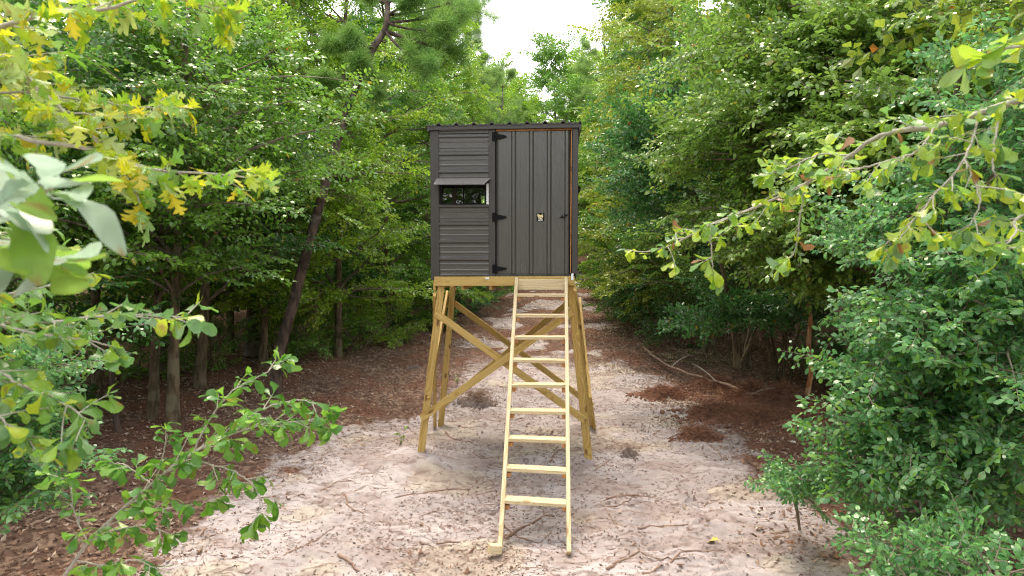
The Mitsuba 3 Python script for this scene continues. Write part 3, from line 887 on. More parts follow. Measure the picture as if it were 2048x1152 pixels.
def simple_tree(name, label, cat, seed, x, y, H, r, base, R, sprays, palette, lean=(0, 0), group=None, kind='mid', leaf=0.075, bark_key='mat_bark', stems=0, squash=1.0, **kw):
    rng = np.random.default_rng(seed)
    z = gz1(x, y)
    top = np.array([x + lean[0], y + lean[1], z + H])
    tr = [(x, y, z - 0.1), (x + lean[0] * 0.2 + rng.normal(0, 0.06), y + lean[1] * 0.2, z + H * 0.3), (x + lean[0] * 0.6, y + lean[1] * 0.6 + rng.normal(0, 0.1), z + H * 0.65), top - (0, 0, 0.12 * H)]
    blobs = []
    levels = max(2, int((H - base) / 1.3))
    wts = []
    for i in range(levels):
        u = (i + 0.5) / levels
        zz = z + base + (H - base) * u
        rr = R * (0.75 + 0.5 * math.sin(math.pi * min(1, u * 0.95 + 0.15))) * (1 - 0.45 * u ** 3)
        cx, cy = x + lean[0] * zz / H + rng.normal(0, 0.25), y + lean[1] * zz / H + rng.normal(0, 0.25)
        wts.append(rr ** 1.6)
        blobs.append([(cx, cy, zz), (rr, rr, (H - base) / levels * 0.8), 0])
    for b, w in zip(blobs, wts):
        b[2] = sprays * w / sum(wts)
    extra = []
    for s in range(stems):
        a = rng.uniform(0, 6.28)
        ex, ey = x + 0.16 * math.cos(a), y + 0.16 * math.sin(a)
        extra.append(([(ex, ey, z - 0.1), (ex + 0.35 * math.cos(a), ey + 0.35 * math.sin(a), z + H * 0.3), (ex + 0.9 * math.cos(a), ey + 0.9 * math.sin(a), z + H * 0.6)], r * rng.uniform(0.5, 0.95), 0.012))
    t = grow_tree(name, rng, tr, r, blobs, palette, kind, leaf, bark_key=bark_key, stems=extra, **kw)
    return plant(name, label, cat, t, group)


# ------------------------------------------------------------------ the wood: trees along both edges of the lane
# left edge, nearest first
simple_tree('broadleaf_tree', 'olive-barked tree whose trunk is the thickest standing left of the lane', 'tree', 1, -5.25, 1.2, 7.4, 0.095, 2.7, 2.3, 577, MID, (0.3, 0.2), leaf=0.094, template=LEAF_HEX)
simple_tree('broadleaf_tree', 'slim twin-stemmed tree just left of the thickest trunk on the left', 'tree', 2, -5.85, 1.6, 6.6, 0.055, 2.6, 1.9, 385, MID, (0.6, 0.2), stems=1, leaf=0.090, template=LEAF_HEX)
simple_tree('broadleaf_tree', 'tree with a dark upright trunk behind the two nearest trunks on the left', 'tree', 3, -6.3, 3.96, 8.2, 0.1, 2.5, 2.4, 525, DEEP, (0.1, 0.3), leaf=0.096)
simple_tree('broadleaf_tree', 'leafy tree at the left edge of the picture behind the yellow oak leaves', 'tree', 4, -7.2, -0.6, 7, 0.09, 1.7, 2.3, 560, DEEP, (0.3, 0.3), leaf=0.090, template=LEAF_HEX)
simple_tree('broadleaf_tree', 'low-branched tree beside the lane at the far left', 'tree', 5, -6.3, -2.7, 5.6, 0.07, 1, 1.5, 350, MID, (0.1, 0.2), leaf=0.078, template=LEAF_HEX)
simple_tree('broadleaf_tree', 'dense tree filling the wall of leaves left of the leaning pine', 'tree', 6, -6.1, 6.4, 10.6, 0.09, 1.4, 2.5, 630, LIME, (0.3, 0.2), leaf=0.120)
simple_tree('broadleaf_tree', 'bright green tree directly behind the leaning pine', 'tree', 7, -5.1, 8.8, 13, 0.09, 1.1, 2.5, 665, LIME, (0.4, 0.2), leaf=0.108)
# right edge
simple_tree('broadleaf_tree', 'cluster of slender mossy stems right of the lane under a dark crown', 'tree', 21, 4.6, 9.25, 8.6, 0.06, 1.8, 2.3, 577, DEEP, (-0.3, 0.2), stems=4, leaf=0.102)
simple_tree('broadleaf_tree', 'tree with two slanting stems beside the fallen log', 'tree', 22, 5.3, 7.7, 8.4, 0.055, 2.2, 2.2, 525, MID, (-0.6, 0.0), stems=2, leaf=0.096)
simple_tree('broadleaf_tree', 'many-stemmed thicket tree left of the peeled orange stem', 'tree', 23, 5.6, 6.2, 4.6, 0.04, 1.7, 1.7, 385, BLUE, (0.2, 0.0), stems=6, leaf=0.084)
simple_tree('broadleaf_tree', 'olive-leaved tree whose crown rises right above the blind roof', 'tree', 24, 4.5, 13.5, 14, 0.09, 1.2, 3.3, 950, OLIVE, (-0.4, 0.2), leaf=0.120)

GLOSS = [(0.095, 0.19, 0.035), (0.20, 0.35, 0.055), (0.34, 0.48, 0.08)]
# upper right: a glossy-leaved tree leaning over the lane
rng = np.random.default_rng(31)
t = grow_tree('broadleaf_tree', rng, [(5.9, 1.2, 0.0), (5.5, 1.1, 1.6), (5.0, 1.2, 3.4), (4.5, 1.4, 5.2), (4.2, 1.5, 6.8)], 0.10,
              [((3.644, 1.915, 4.375), (1.3, 1.0, 0.9), 221), ((4.330, 0.987, 4.988), (1.2, 1.0, 0.9), 238), ((3.138, 2.427, 5.256), (0.9, 0.9, 0.9), 136), ((4.239, 1.388, 3.056), (1.0, 0.8, 0.6), 153),
               ((4.924, 0.557, 5.662), (1.0, 1.0, 0.7), 187), ((3.775, 2.532, 6.544), (1.2, 1.0, 0.8), 170), ((5.271, -0.436, 5.400), (0.9, 0.8, 0.7), 136), ((4.435, -0.945, 4.322), (0.6, 0.5, 0.4), 110), ((4.195, -0.382, 3.844), (0.6, 0.5, 0.35), 90), ((4.803, -1.519, 4.405), (0.55, 0.5, 0.4), 90), ((3.993, -0.029, 3.141), (0.5, 0.5, 0.3), 60), ((2.825, 2.312, 3.324), (0.6, 0.6, 0.4), 42)], GLOSS, 'mid', 0.098, LEAF_HEX)
plant('broadleaf_tree', 'glossy-leaved tree leaning over the lane at the upper right', 'tree', t)
simple_tree('broadleaf_tree', 'dense tree behind the orange peeled stem on the right', 'tree', 32, 7, 4.2, 8.2, 0.1, 1.8, 2.5, 577, MID, (-0.3, 0), leaf=0.102, template=LEAF_HEX)
simple_tree('broadleaf_tree', 'tree at the right edge of the picture behind the big glossy bush', 'tree', 33, 7.4, 0.6, 8, 0.11, 1.5, 2.4, 577, MID, (-0.4, 0), leaf=0.094, template=LEAF_HEX)

rng = np.random.default_rng(35)
t = grow_tree('broadleaf_tree', rng, [(4.183, 4.474, 0.589), (4.053, 4.520, 1.699), (3.734, 4.460, 2.952), (3.355, 4.377, 3.806), (2.860, 4.276, 4.458), (2.420, 4.172, 4.959)], 0.055,
              [((2.419, 4.183, 5.194), (0.5, 0.5, 0.5), 70), ((2.305, 3.914, 3.957), (0.45, 0.5, 0.5), 60), ((3.356, 4.222, 4.727), (0.5, 0.5, 0.4), 40), ((4.079, 3.326, 1.884), (0.7, 0.5, 0.22), 70), ((3.287, 3.661, 1.581), (0.35, 0.4, 0.15), 24)], BLUE, 'mid', 0.095,
              stems=[([(3.812, 4.451, 2.665), (3.309, 4.355, 3.426), (2.532, 4.232, 3.986)], 0.022, 0.008), ([(3.812, 4.451, 2.665), (3.685, 4.609, 4.016), (3.053, 4.620, 5.077)], 0.024, 0.008),
                     ([(4.231, 4.479, 0.637), (4.613, 4.547, 1.507), (4.930, 4.405, 2.287)], 0.03, 0.012), ([(4.280, 4.482, 0.637), (4.448, 4.636, 1.497), (4.453, 4.784, 2.468)], 0.028, 0.012)], bark_key='mat_bark')
plant('broadleaf_tree', 'grey-stemmed tree forking to the left between the blind and the big bush', 'tree', t)

# ---- pines
def pine_tuft(rng, n=85, L=0.19):
    d = norm(rng.normal(0, 1, (n, 3)) + np.array([0.75, 0, 0.25]))
    p0 = np.stack([rng.uniform(-0.10, 0.05, n), rng.normal(0, 0.004, n), rng.normal(0, 0.004, n)], 1)
    s = norm(np.cross(d, rng.normal(0, 1, (n, 3)))) * 0.0026
    ln = L * rng.uniform(0.7, 1.1, n)[:, None]
    tip = p0 + d * ln + np.array([0, 0, -0.035]) * rng.uniform(0.3, 1.3, (n, 1))
    mid = p0 + d * ln * 0.5
    v = np.stack([p0, mid + s * 1.15, mid - s * 1.15, tip], 1).reshape(-1, 3)
    f = (np.array([[0, 1, 2], [2, 1, 3]])[None] + (np.arange(n) * 4)[:, None, None]).reshape(-1, 3)
    return v, f


TUFTS = [pine_tuft(np.random.default_rng(50 + i)) for i in range(4)]


def pine(label, seed, trunk, r0, limbs, tint=((0.13, 0.27, 0.06), (0.27, 0.44, 0.10)), tufts=14, size=1.0, group=None, r1=0.03):
    """limbs: (fraction up the trunk, tip point)."""
    rng = np.random.default_rng(seed)
    tp = smooth_path(trunk, 24)
    tr = np.linspace(r0, r1, 24)
    tr[0] *= 1.2
    tp[1:] += rng.normal(0, 0.012, (23, 3))
    wp, needles, cols = [], [], []
    for u, tip in limbs:
        i = min(int(u * 23), 23)
        p0, tip = tp[i], np.asarray(tip, float)
        Lb = np.linalg.norm(tip - p0)
        path = bezier(p0, (p0 + tip) / 2 + rng.normal(0, 0.07, 3) * Lb + [0, 0, -0.05 * Lb], tip, 10)
        wp.append(tube(path, np.linspace(min(tr[i] * 0.55, 0.045), 0.008, 10), 6, False))
        for k in range(tufts):
            q = rng.uniform(0.35, 1.0) if k else 1.0
            j = min(int(q * 9), 8)
            b = path[j] + (path[j + 1] - path[j]) * (q * 9 - j)
            ax = norm(path[j + 1] - path[j])
            d = norm(ax * 0.8 + rng.normal(0, 0.55, 3) + [0, 0, 0.25]) if k else ax
            e = b + d * rng.uniform(0.12, 0.5) * min(1.0, Lb * 0.5) * size if k else b + ax * 0.03
            wp.append(batch_tubes([b], [e], 0.007, 0.005, 4))
            c = np.asarray(tint[0]) + (np.asarray(tint[1]) - tint[0]) * rng.random()
            for rep in range(2):
                D, Bv, Nn = frames(d[None] + rng.normal(0, 0.1, (1, 3)), rng.normal(0, 1, (1, 3)))
                tv, tf = TUFTS[rng.integers(0, 4)]
                needles.append((e - d * 0.09 * rep + (tv * size * rng.uniform(0.85, 1.2)) @ np.stack([D[0], Bv[0], Nn[0]]), tf))
                cols.append(np.tile(c * rng.uniform(0.85, 1.15), (len(tv), 1)))
    k = key_for('pine_tree')
    tag(k, label, 'pine tree', group)
    scene[k + '__trunk'] = ply(tube(tp, tr, 12), 'mat_bark_pine', 50)
    scene[k + '__branches'] = ply(join(wp), 'mat_bark_pine')
    scene[k + '__needles'] = ply(join(needles), 'mat_needle', color=np.vstack(cols))
    return k


pine('leaning pine with dark crooked trunk and long-needled tufts left of the blind', 61,
     [(-4.757, 3.858, -0.053), (-4.639, 4.023, 1.094), (-4.371, 4.198, 2.258), (-4.026, 4.494, 3.744), (-3.698, 4.786, 5.172), (-3.500, 4.938, 5.953), (-3.135, 5.106, 6.847), (-2.871, 5.147, 7.339), (-2.816, 5.274, 7.805), (-2.907, 5.411, 8.671)], 0.115,
     [(0.84, (-1.408, 4.836, 7.230)), (0.84, (-0.987, 5.087, 7.700)), (0.82, (-1.815, 4.572, 6.477)), (0.7, (-3.420, 4.292, 6.999)), (0.62, (-3.128, 4.285, 6.468)), (0.6, (-3.933, 4.317, 6.155)), (0.95, (-3.571, 5.148, 8.280)), (0.95, (-1.972, 5.462, 8.465)),
      (0.88, (-2.198, 5.018, 7.900)), (0.80, (-2.319, 5.577, 7.175)), (0.8, (-1.446, 5.420, 6.908)), (0.66, (-2.843, 4.679, 5.934)), (0.9, (-1.192, 5.907, 8.306)), (0.7, (-3.908, 4.862, 6.989))], tufts=16, r1=0.05, size=1.25)
pine('straight dark pine trunk in the dark wood left of the leaning pine', 63, [(-7.085, 8.031, 0.156), (-7.059, 8.166, 2.870), (-6.988, 8.359, 6.711), (-7.089, 8.657, 10.853)], 0.19,
     [(0.8, (-8.207, 7.876, 8.710)), (0.86, (-5.548, 8.273, 9.162)), (0.92, (-7.840, 7.955, 9.830)), (0.97, (-6.174, 8.595, 10.425))], r1=0.12)
rng = np.random.default_rng(62)
for i, (x, y, H, lb, n) in enumerate([(-3.9, 27.0, 15.5, 'tall pine standing left of the sky gap', 30), (-2.9, 33.0, 13.0, 'younger pine with pale green tufts beyond the leaning pine', 30), (3.6, 31.0, 15.5, 'tall pine right of the sky gap', 26)]):
    z = gz1(x, y)
    tr = [(x, y, z - 0.1), (x + 0.2, y, z + H * 0.5), (x + rng.normal(0, 0.3), y, z + H)]
    lm = []
    for k in range(n):
        u = rng.uniform(0.3, 1.0)
        a = rng.uniform(0, 6.28)
        L = (1.15 - u) * 3.0 + 0.5
        lm.append((u, (x + L * math.cos(a), y + L * math.sin(a), z + H * u + 0.35 * L)))
    pine(lb, 70 + i, tr, 0.13, lm, tint=((0.16, 0.29, 0.07), (0.30, 0.44, 0.12)), tufts=12, size=1.7)

# airy tree at the end of the lane, seen against the sky, and its neighbours


# deeper rows: a few kinds of tree, each grown once and set out again and again
VAR = []
for i, (H, base, R_, pal, n, spray, lf) in enumerate([(9.5, 1.5, 2.6, DEEP, 210, 'far', 0.16), (10.5, 2.2, 2.8, MID, 230, 'far', 0.16), (9.0, 0.8, 2.5, LIME, 210, 'far', 0.16), (11.5, 2.6, 2.9, OLIVE, 220, 'far', 0.16), (8.6, 1.0, 2.4, DEEP, 200, 'far', 0.16),
                                                      (14.0, 0.8, 2.8, LIME, 800, 'mid', 0.125), (14.2, 0.7, 2.9, MID, 820, 'mid', 0.125), (14.0, 1.6, 2.9, LIME, 640, 'far', 0.20), (15.0, 2.4, 3.1, MID, 600, 'far', 0.19)]):
    r = np.random.default_rng(100 + i)
    lv = 6
    bl = []
    for j in range(lv):
        u = (j + 0.5) / lv
        rr = R_ * (0.75 + 0.5 * math.sin(math.pi * min(1, u * 0.95 + 0.15))) * (1 - 0.45 * u ** 3)
        bl.append(((r.normal(0, 0.3), r.normal(0, 0.3), base + (H - base) * u), (rr, rr, (H - base) / lv * 0.8), n / lv))
    t = grow_tree('v', r, [(0, 0, -0.3), (r.normal(0, 0.1), 0, H * 0.35), (r.normal(0, 0.3), r.normal(0, 0.2), H * 0.7), (0, 0, H * 0.88)], 0.10, bl, pal, spray, lf)
    for part, mat, kw in (('trunk', 'mat_bark', {}), ('limbs', 'mat_twig', {}), ('leaves', 'mat_leaf', {'color': t['colors']})):
        scene[f'kind_{i}_{part}'] = {'type': 'shapegroup', part: ply(t[part], mat, **kw)}
    VAR.append(i)


def far_tree(i, x, y, s, rot, label, group, name='forest_tree'):
    k = key_for(name)
    tag(k, label, 'tree', group)
    M = T().translate([x, y, gz1(x, y)]).rotate([0, 0, 1], rot).scale([s, s, s * 1.0])
    for part, nm in (('trunk', 'trunk'), ('limbs', 'branches'), ('leaves', 'crown')):
        scene[f'{k}__{nm}'] = {'type': 'instance', 'to_world': M, 'g': {'type': 'ref', 'id': f'kind_{i}_{part}'}}




# single trees along the lane, of kinds that come again
for i, x, y, s, rot, lb in [
    (6, -4.9, 13.0, 0.93, 20, 'tree left of the lane between the leaning pine and the blind'),
    (5, -4.3, 17.5, 1.0, 140, 'yellow-green tree whose crown meets the left wall of the blind'),
    (5, -3.9, 22.5, 0.97, 250, 'tree just beyond the lane edge behind the left legs of the blind'),
    (6, 4.2, 18.0, 1.02, 200, 'bright tree right of the lane just past the right wall of the blind'),
    (5, 4.3, 24.0, 1.03, 60, 'second bright tree right of the lane beyond the blind'),
    (8, 0.3, 44.0, 1.12, 10, 'airy small-leaved tree against the white sky above the blind roof'),
    (7, 3.4, 42.0, 1.15, 80, 'taller airy tree right of the small one at the end of the lane'),
    (7, -3.2, 42.0, 1.04, 200, 'green tree at the end of the lane just left of the airy one'),
    (7, 7.0, 38.0, 1.03, 300, 'lime-coloured tree at the end of the lane behind the right edge of the blind'),
    (7, -1.6, 38.5, 0.9, 150, 'pale green tree filling the far lane just above the middle of the blind roof'),
    (8, 1.6, 39.5, 0.88, 120, 'mid-green tree filling the far lane above the door side of the blind roof'),
    (7, 4.6, 36.5, 0.97, 30, 'pale green tree at the far right of the lane above the right roof corner'),
    (8, -4.6, 36.0, 0.92, 270, 'tall mid-green tree at the far left of the lane beyond the pines'),
]:
    far_tree(i, x, y, s, rot, lb, None, 'broadleaf_tree')

rng = np.random.default_rng(200)


KINDS = ['deep green', 'mid green', 'lime green', 'olive green', 'smaller dark green']


def rows(side, where):
    for row, (x, y0, y1, step) in zip(('second', 'third', 'fourth', 'fifth', 'sixth', 'distant first'), ((8.3, -7, 40, 2.6), (10.8, -4, 42, 3.6), (14.0, 0, 44, 4.4), (18.5, 4, 46, 5.2), (24, 8, 50, 5.6), (5.6, 27, 52, 3.2))):
        y = y0
        while y < y1:
            xx, yy = side * (x + rng.normal(0, 0.5)), y + rng.normal(0, 0.5)
            i = int(rng.integers(0, 5))
            lb = f'{KINDS[i]} tree in the {row} row {where} of the lane'
            far_tree(i, xx, yy, rng.uniform(0.85, 1.2), rng.uniform(0, 360), lb, lb.replace(' tree ', ' trees '))
            y += step


rows(-1, 'left')
rows(1, 'right')
for x in np.arange(-9, 11, 3.4):
    far_tree(int(rng.integers(0, 5)), x + rng.normal(0, 0.5), 54 + rng.normal(0, 1.5), rng.uniform(1.25, 1.6), rng.uniform(0, 360), 'tree closing the far end of the lane', 'trees closing the far end of the lane')
# the wood goes on beside and behind the viewer
for side in (-1, 1):
    for y in (-11.5, -15.0, -18.5, -22, -26):
        far_tree(int(rng.integers(0, 5)), side * 7.2 + rng.normal(0, 0.4), y, 1.0, rng.uniform(0, 360), 'tree beside the lane behind the viewer', 'trees beside the lane behind the viewer')

for x, y in ((-4.2, -33), (-0.6, -36), (2.8, -34), (5.6, -31), (-6.5, -30), (-2.4, -30), (1.2, -31), (-5.5, -39), (-1.8, -41), (1.5, -40), (4.6, -41)):
    far_tree(int(rng.integers(0, 5)), x, y, 1.15, rng.uniform(0, 360), 'tree across the lane behind the viewer', 'trees across the lane behind the viewer')

# ------------------------------------------------------------------ shrubs at the feet of the trees
SHRUBS = [(-4.4, 11.3, 1.9, 0.8, 90, LIME, 'small bright shrub at the left lane edge left of the blind legs'), (-5.0, 9.8, 1.3, 0.8, 70, MID, 'low spreading shrub just beyond the leaning pine'),
          (-3.5, 15.0, 2.4, 1.1, 130, MID, 'shrub hanging over the litter left of the blind, farther down the lane'), (-3.0, 19.5, 2.6, 1.2, 140, BLUE, 'dark shrub seen between the left legs of the blind'),
          (3.3, 14.5, 2.7, 1.0, 140, BLUE, 'dark leafy shrub just right of the right legs of the blind'), (3.9, 11.2, 2.2, 0.9, 120, DEEP, 'shrub behind the brush heap on the right'),
          (3.1, 19.0, 3.2, 1.2, 150, MID, 'bright shrub at the right lane edge far behind the blind'), (6.6, 5.2, 1.2, 0.8, 80, DEEP, 'low dark shrub behind the fallen log'),
          (-7.2, 6.0, 1.6, 0.9, 90, MID, 'shrub under the trees left of the leaning pine'), (-7.9, 2.4, 1.5, 0.9, 90, DEEP, 'shrub in the dark wood at the left'), (-6.4, 8.2, 1.9, 1.0, 130, MID, 'spreading shrub behind the foot of the leaning pine'), (-5.4, 13.5, 2.2, 1.0, 130, DEEP, 'dark shrub at the left edge of the lane beyond the bright one'), (-8.2, 5.0, 2.2, 1.1, 130, MID, 'tall shrub between the left trunks'),
          (-2.6, 25.0, 3.2, 1.3, 150, MID, 'tall shrub narrowing the lane on the left in the distance'), (2.8, 26.0, 3.4, 1.3, 150, LIME, 'tall shrub narrowing the lane on the right in the distance')]
for i, (x, y, H, R_, n, pal, lb) in enumerate(SHRUBS):
    simple_tree('shrub', lb, 'shrub', 300 + i, x, y, H, 0.018, 0.25, R_, n, pal, (0.1, 0), stems=3, leaf=0.07 if y < 13 else 0.09, spray_scale=0.75, per_limb=6)

# dead stems and the peeled orange one
k = key_for('dead_stem')
tag(k, 'short broken reddish stem standing left of the twin-stemmed tree', 'dead stem')
scene[k + '__trunk'] = ply(tube(smooth_path([(-5.78, 0.74, -0.1), (-5.85, 0.74, 0.5), (-5.95, 0.78, 1.1), (-6.05, 0.8, 1.75)], 9) + np.random.default_rng(4).normal(0, 0.012, (9, 3)), np.linspace(0.06, 0.025, 9), 8), 'mat_bark_pine', 40)
k = key_for('peeled_stem')
tag(k, 'thin orange stem with its bark peeled off, at the edge of the big right bush', 'dead stem')
PS = smooth_path([(5.289, 3.919, 0.090), (5.378, 3.952, 0.643), (5.330, 3.972, 1.104), (5.365, 3.997, 1.565), (5.298, 4.010, 1.934), (5.202, 4.141, 2.670), (5.195, 4.287, 3.606)], 22)
PS[0, 2] = -0.1
scene[k + '__trunk'] = ply(tube(PS[:15], np.linspace(0.050, 0.036, 15), 8), 'mat_bark_red', 40)
scene[k + '__upper_trunk'] = ply(tube(PS[14:], np.linspace(0.036, 0.02, 8), 8), 'mat_bark', 40)

# ------------------------------------------------------------------ near foliage, leaf by leaf
GROUPS = {}


def leaf_group(gname, template, color, mat='mat_leaf_near'):
    if gname not in scene:
        v, f = template
        r = np.random.default_rng(len(scene))
        col = np.asarray(color) * r.uniform(0.82, 1.15, (len(v), 1))
        col[np.abs(v[:, 1]) < 1e-6] = np.asarray(color) * 1.12 + 0.015      # the paler midrib
        col = np.where((r.random(len(v)) < 0.02)[:, None], (0.34, 0.22, 0.07), col)   # leaf spots
        scene[gname] = {'type': 'shapegroup', 'leaf': ply((v, f), mat, True, color=col)}
    return gname


def leaf_parts(root, gbase, templates, tints, P, D, N, S, rng, most=300, rest=None):
    """The leaves that show largest become parts, one by one; the others are joined into one part."""
    P, D, N, S = np.asarray(P), norm(D), np.asarray(N), np.asarray(S)
    rel = P - EYE
    depth = rel @ LOOK
    rt = norm(np.cross(LOOK, (0, 0, 1)))
    u, w = (rel @ rt) / np.maximum(depth, 0.05), (rel @ np.cross(rt, LOOK)) / np.maximum(depth, 0.05)
    shown = (depth > 0.2) & (np.abs(u) < 0.78) & (np.abs(w) < 0.45)
    order = np.argsort(-np.where(shown, S / np.maximum(depth, 0.05), 0))
    Df, Bf, Nf = frames(D, N)
    tint = rng.integers(0, len(tints), len(P))
    shape = rng.integers(0, len(templates), len(P))
    for n, i in enumerate(order[:most]):
        g = leaf_group(f'{gbase}_{shape[i]}_{tint[i]}', templates[shape[i]], tints[tint[i]])
        m = np.eye(4)
        m[:3, 0], m[:3, 1], m[:3, 2], m[:3, 3] = Df[i] * S[i], Bf[i] * S[i], Nf[i] * S[i], P[i]
        scene[key_for(root + '__leaf')] = {'type': 'instance', 'to_world': T(m), 'g': {'type': 'ref', 'id': g}}
    left = order[most:]
    if len(left):
        parts, cols = [], []
        for s in range(len(templates)):
            idx = left[shape[left] == s]
            if len(idx):
                tp = templates[s] if rest is None else rest
                parts.append(bake(tp, P[idx], D[idx], N[idx], S[idx]))
                cols.append(np.repeat(np.asarray(tints)[tint[idx]] * rng.uniform(0.85, 1.15, (len(idx), 1)), len(tp[0]), 0))
        kk = root + '__foliage'
        scene[kk] = ply(join(parts), 'mat_leaf_near', color=np.vstack(cols))
        tag(kk, kind='stuff')


def leafy_twigs(rng, path, f0, gap, tlen, n_leaf, leaf, up=0.1, droop=-0.25, side_lean=0.9, end_cluster=6):
    """Twigs along a branch with alternate leaves bunched towards their tips: (twig tubes, P, D, N, S)."""
    pts = smooth_path(path, 40)
    seg = np.linalg.norm(np.diff(pts, axis=0), axis=1)
    run = np.concatenate([[0], np.cumsum(seg)])
    tubes, P, D, N, S = [], [], [], [], []
    s, sg = run[-1] * f0, 1

    def cluster(tp, ax, n):
        for j in range(n + 1):
            a = j * 2.4 + rng.uniform(-0.5, 0.5)
            s1 = norm(np.cross(ax, (0.1, 0.2, 1.0)))
            s2 = np.cross(s1, ax)
            d = ax * rng.uniform(0.15, 0.9) + (s1 * math.cos(a) + s2 * math.sin(a) * 0.6) * rng.uniform(0.6, 1.0)
            d = d + np.array([0, 0, droop * rng.uniform(0.2, 1.6)])
            P.append(tp - ax * rng.uniform(0, 0.035))
            D.append(d)
            N.append(np.array([0, 0, 1.0]) + rng.normal(0, 0.45, 3))
            S.append(leaf * rng.uniform(0.55, 1.05))

    while s < run[-1]:
        i = min(np.searchsorted(run, s, side='right') - 1, len(pts) - 2)
        p = pts[i] + (pts[i + 1] - pts[i]) * (s - run[i]) / max(seg[i], 1e-9)
        ax = norm(pts[i + 1] - pts[i])
        sd = norm(np.cross(ax, (0, 0, 1)) + rng.normal(0, 0.25, 3)) * sg
        d = norm(ax * 0.7 + sd * side_lean + np.array([0, 0, up + rng.normal(0, 0.3)]))
        L = tlen * rng.uniform(0.4, 1.2)
        e = p + d * L
        mid = (p + e) / 2 + rng.normal(0, 0.06, 3) * L
        tubes.append(tube(bezier(p, mid, e, 5), np.linspace(0.0022, 0.0012, 5), 4, False))
        cluster(e, d, n_leaf)
        if L > 0.6 * tlen:
            cluster(mid, d, max(1, n_leaf // 3))
        sg = -sg
        s += gap * rng.uniform(0.6, 1.4)
    cluster(pts[-1], norm(pts[-1] - pts[-2]), end_cluster)
    return tubes, P, D, N, S


def near_tree(name, label, cat, trunk, r0, seed, branches, gbase, templates, tints, mat='mat_limb_pale'):
    """branches: (path, first radius, last radius, f0, gap, twig length, leaves per twig, leaf size, extra arguments)."""
    rng = np.random.default_rng(seed)
    k = key_for(name)
    tag(k, label, cat)
    tp = smooth_path(trunk, 16)
    scene[k + '__trunk'] = ply(tube(tp, np.linspace(r0 * 1.2, r0 * 0.5, 16), 10), 'mat_bark', 50)
    P, D, N, S = [], [], [], []
    for path, ra, rb, f0, gap, tl, nl, lf, kw in branches:
        o = np.asarray(path[0], float)
        side = (o - EYE) @ norm(np.cross(LOOK, (0, 0, 1))) / max((o - EYE) @ LOOK, 0.05)
        if abs(side) > 0.76:                                 # a limb, not a twig of another limb: it leaves the trunk
            j = int(np.argmin(np.abs(tp[:, 2] - (o[2] - 0.15))))
            path = [tuple(tp[j])] + list(path)
            f0 = (f0 * sum(np.linalg.norm(np.diff(np.array(path[1:], float), axis=0), axis=1)) + np.linalg.norm(o - tp[j])) / sum(np.linalg.norm(np.diff(np.array(path, float), axis=0), axis=1))
        n = 26
        bp = smooth_path(path, n)
        tubes = [tube(bp + rng.normal(0, 0.0015, bp.shape), np.linspace(ra, rb, n), 7)]
        tw, p, d, nn, s = leafy_twigs(rng, path, f0, gap, tl, nl, lf, **kw)
        scene[key_for(k + '__branch')] = ply(join(tubes + tw), mat, 60)
        P += p
        D += d
        N += nn
        S += s
    leaf_parts(k, gbase, templates, tints, P, D, N, S, rng)
    return k


YEL = [(0.20, 0.42, 0.04), (0.28, 0.48, 0.035), (0.24, 0.42, 0.10), (0.36, 0.52, 0.03), (0.54, 0.60, 0.03), (0.64, 0.63, 0.025), (0.40, 0.52, 0.22), (0.44, 0.54, 0.16), (0.60, 0.52, 0.03), (0.42, 0.55, 0.03)]
PALE = [(0.16, 0.34, 0.07), (0.22, 0.40, 0.10), (0.30, 0.48, 0.05), (0.15, 0.32, 0.10), (0.44, 0.54, 0.04), (0.24, 0.40, 0.16), (0.20, 0.40, 0.05)]
GREEN = [(0.09, 0.24, 0.025), (0.13, 0.32, 0.03), (0.19, 0.40, 0.04), (0.11, 0.28, 0.05), (0.24, 0.44, 0.05)]
OAKR = [(0.22, 0.42, 0.04), (0.38, 0.52, 0.03), (0.48, 0.58, 0.035), (0.18, 0.34, 0.11), (0.13, 0.28, 0.06), (0.44, 0.56, 0.035), (0.20, 0.36, 0.14), (0.40, 0.56, 0.04), (0.30, 0.48, 0.04), (0.16, 0.32, 0.08), (0.34, 0.52, 0.05), (0.24, 0.40, 0.16), (0.46, 0.56, 0.04), (0.26, 0.44, 0.05), (0.36, 0.52, 0.04), (0.22, 0.40, 0.06), (0.42, 0.56, 0.05), (0.30, 0.46, 0.10), (0.38, 0.54, 0.04), (0.20, 0.38, 0.08), (0.34, 0.17, 0.07)]
NEARP = [(0.33, 0.46, 0.34), (0.38, 0.50, 0.39), (0.28, 0.46, 0.07)]

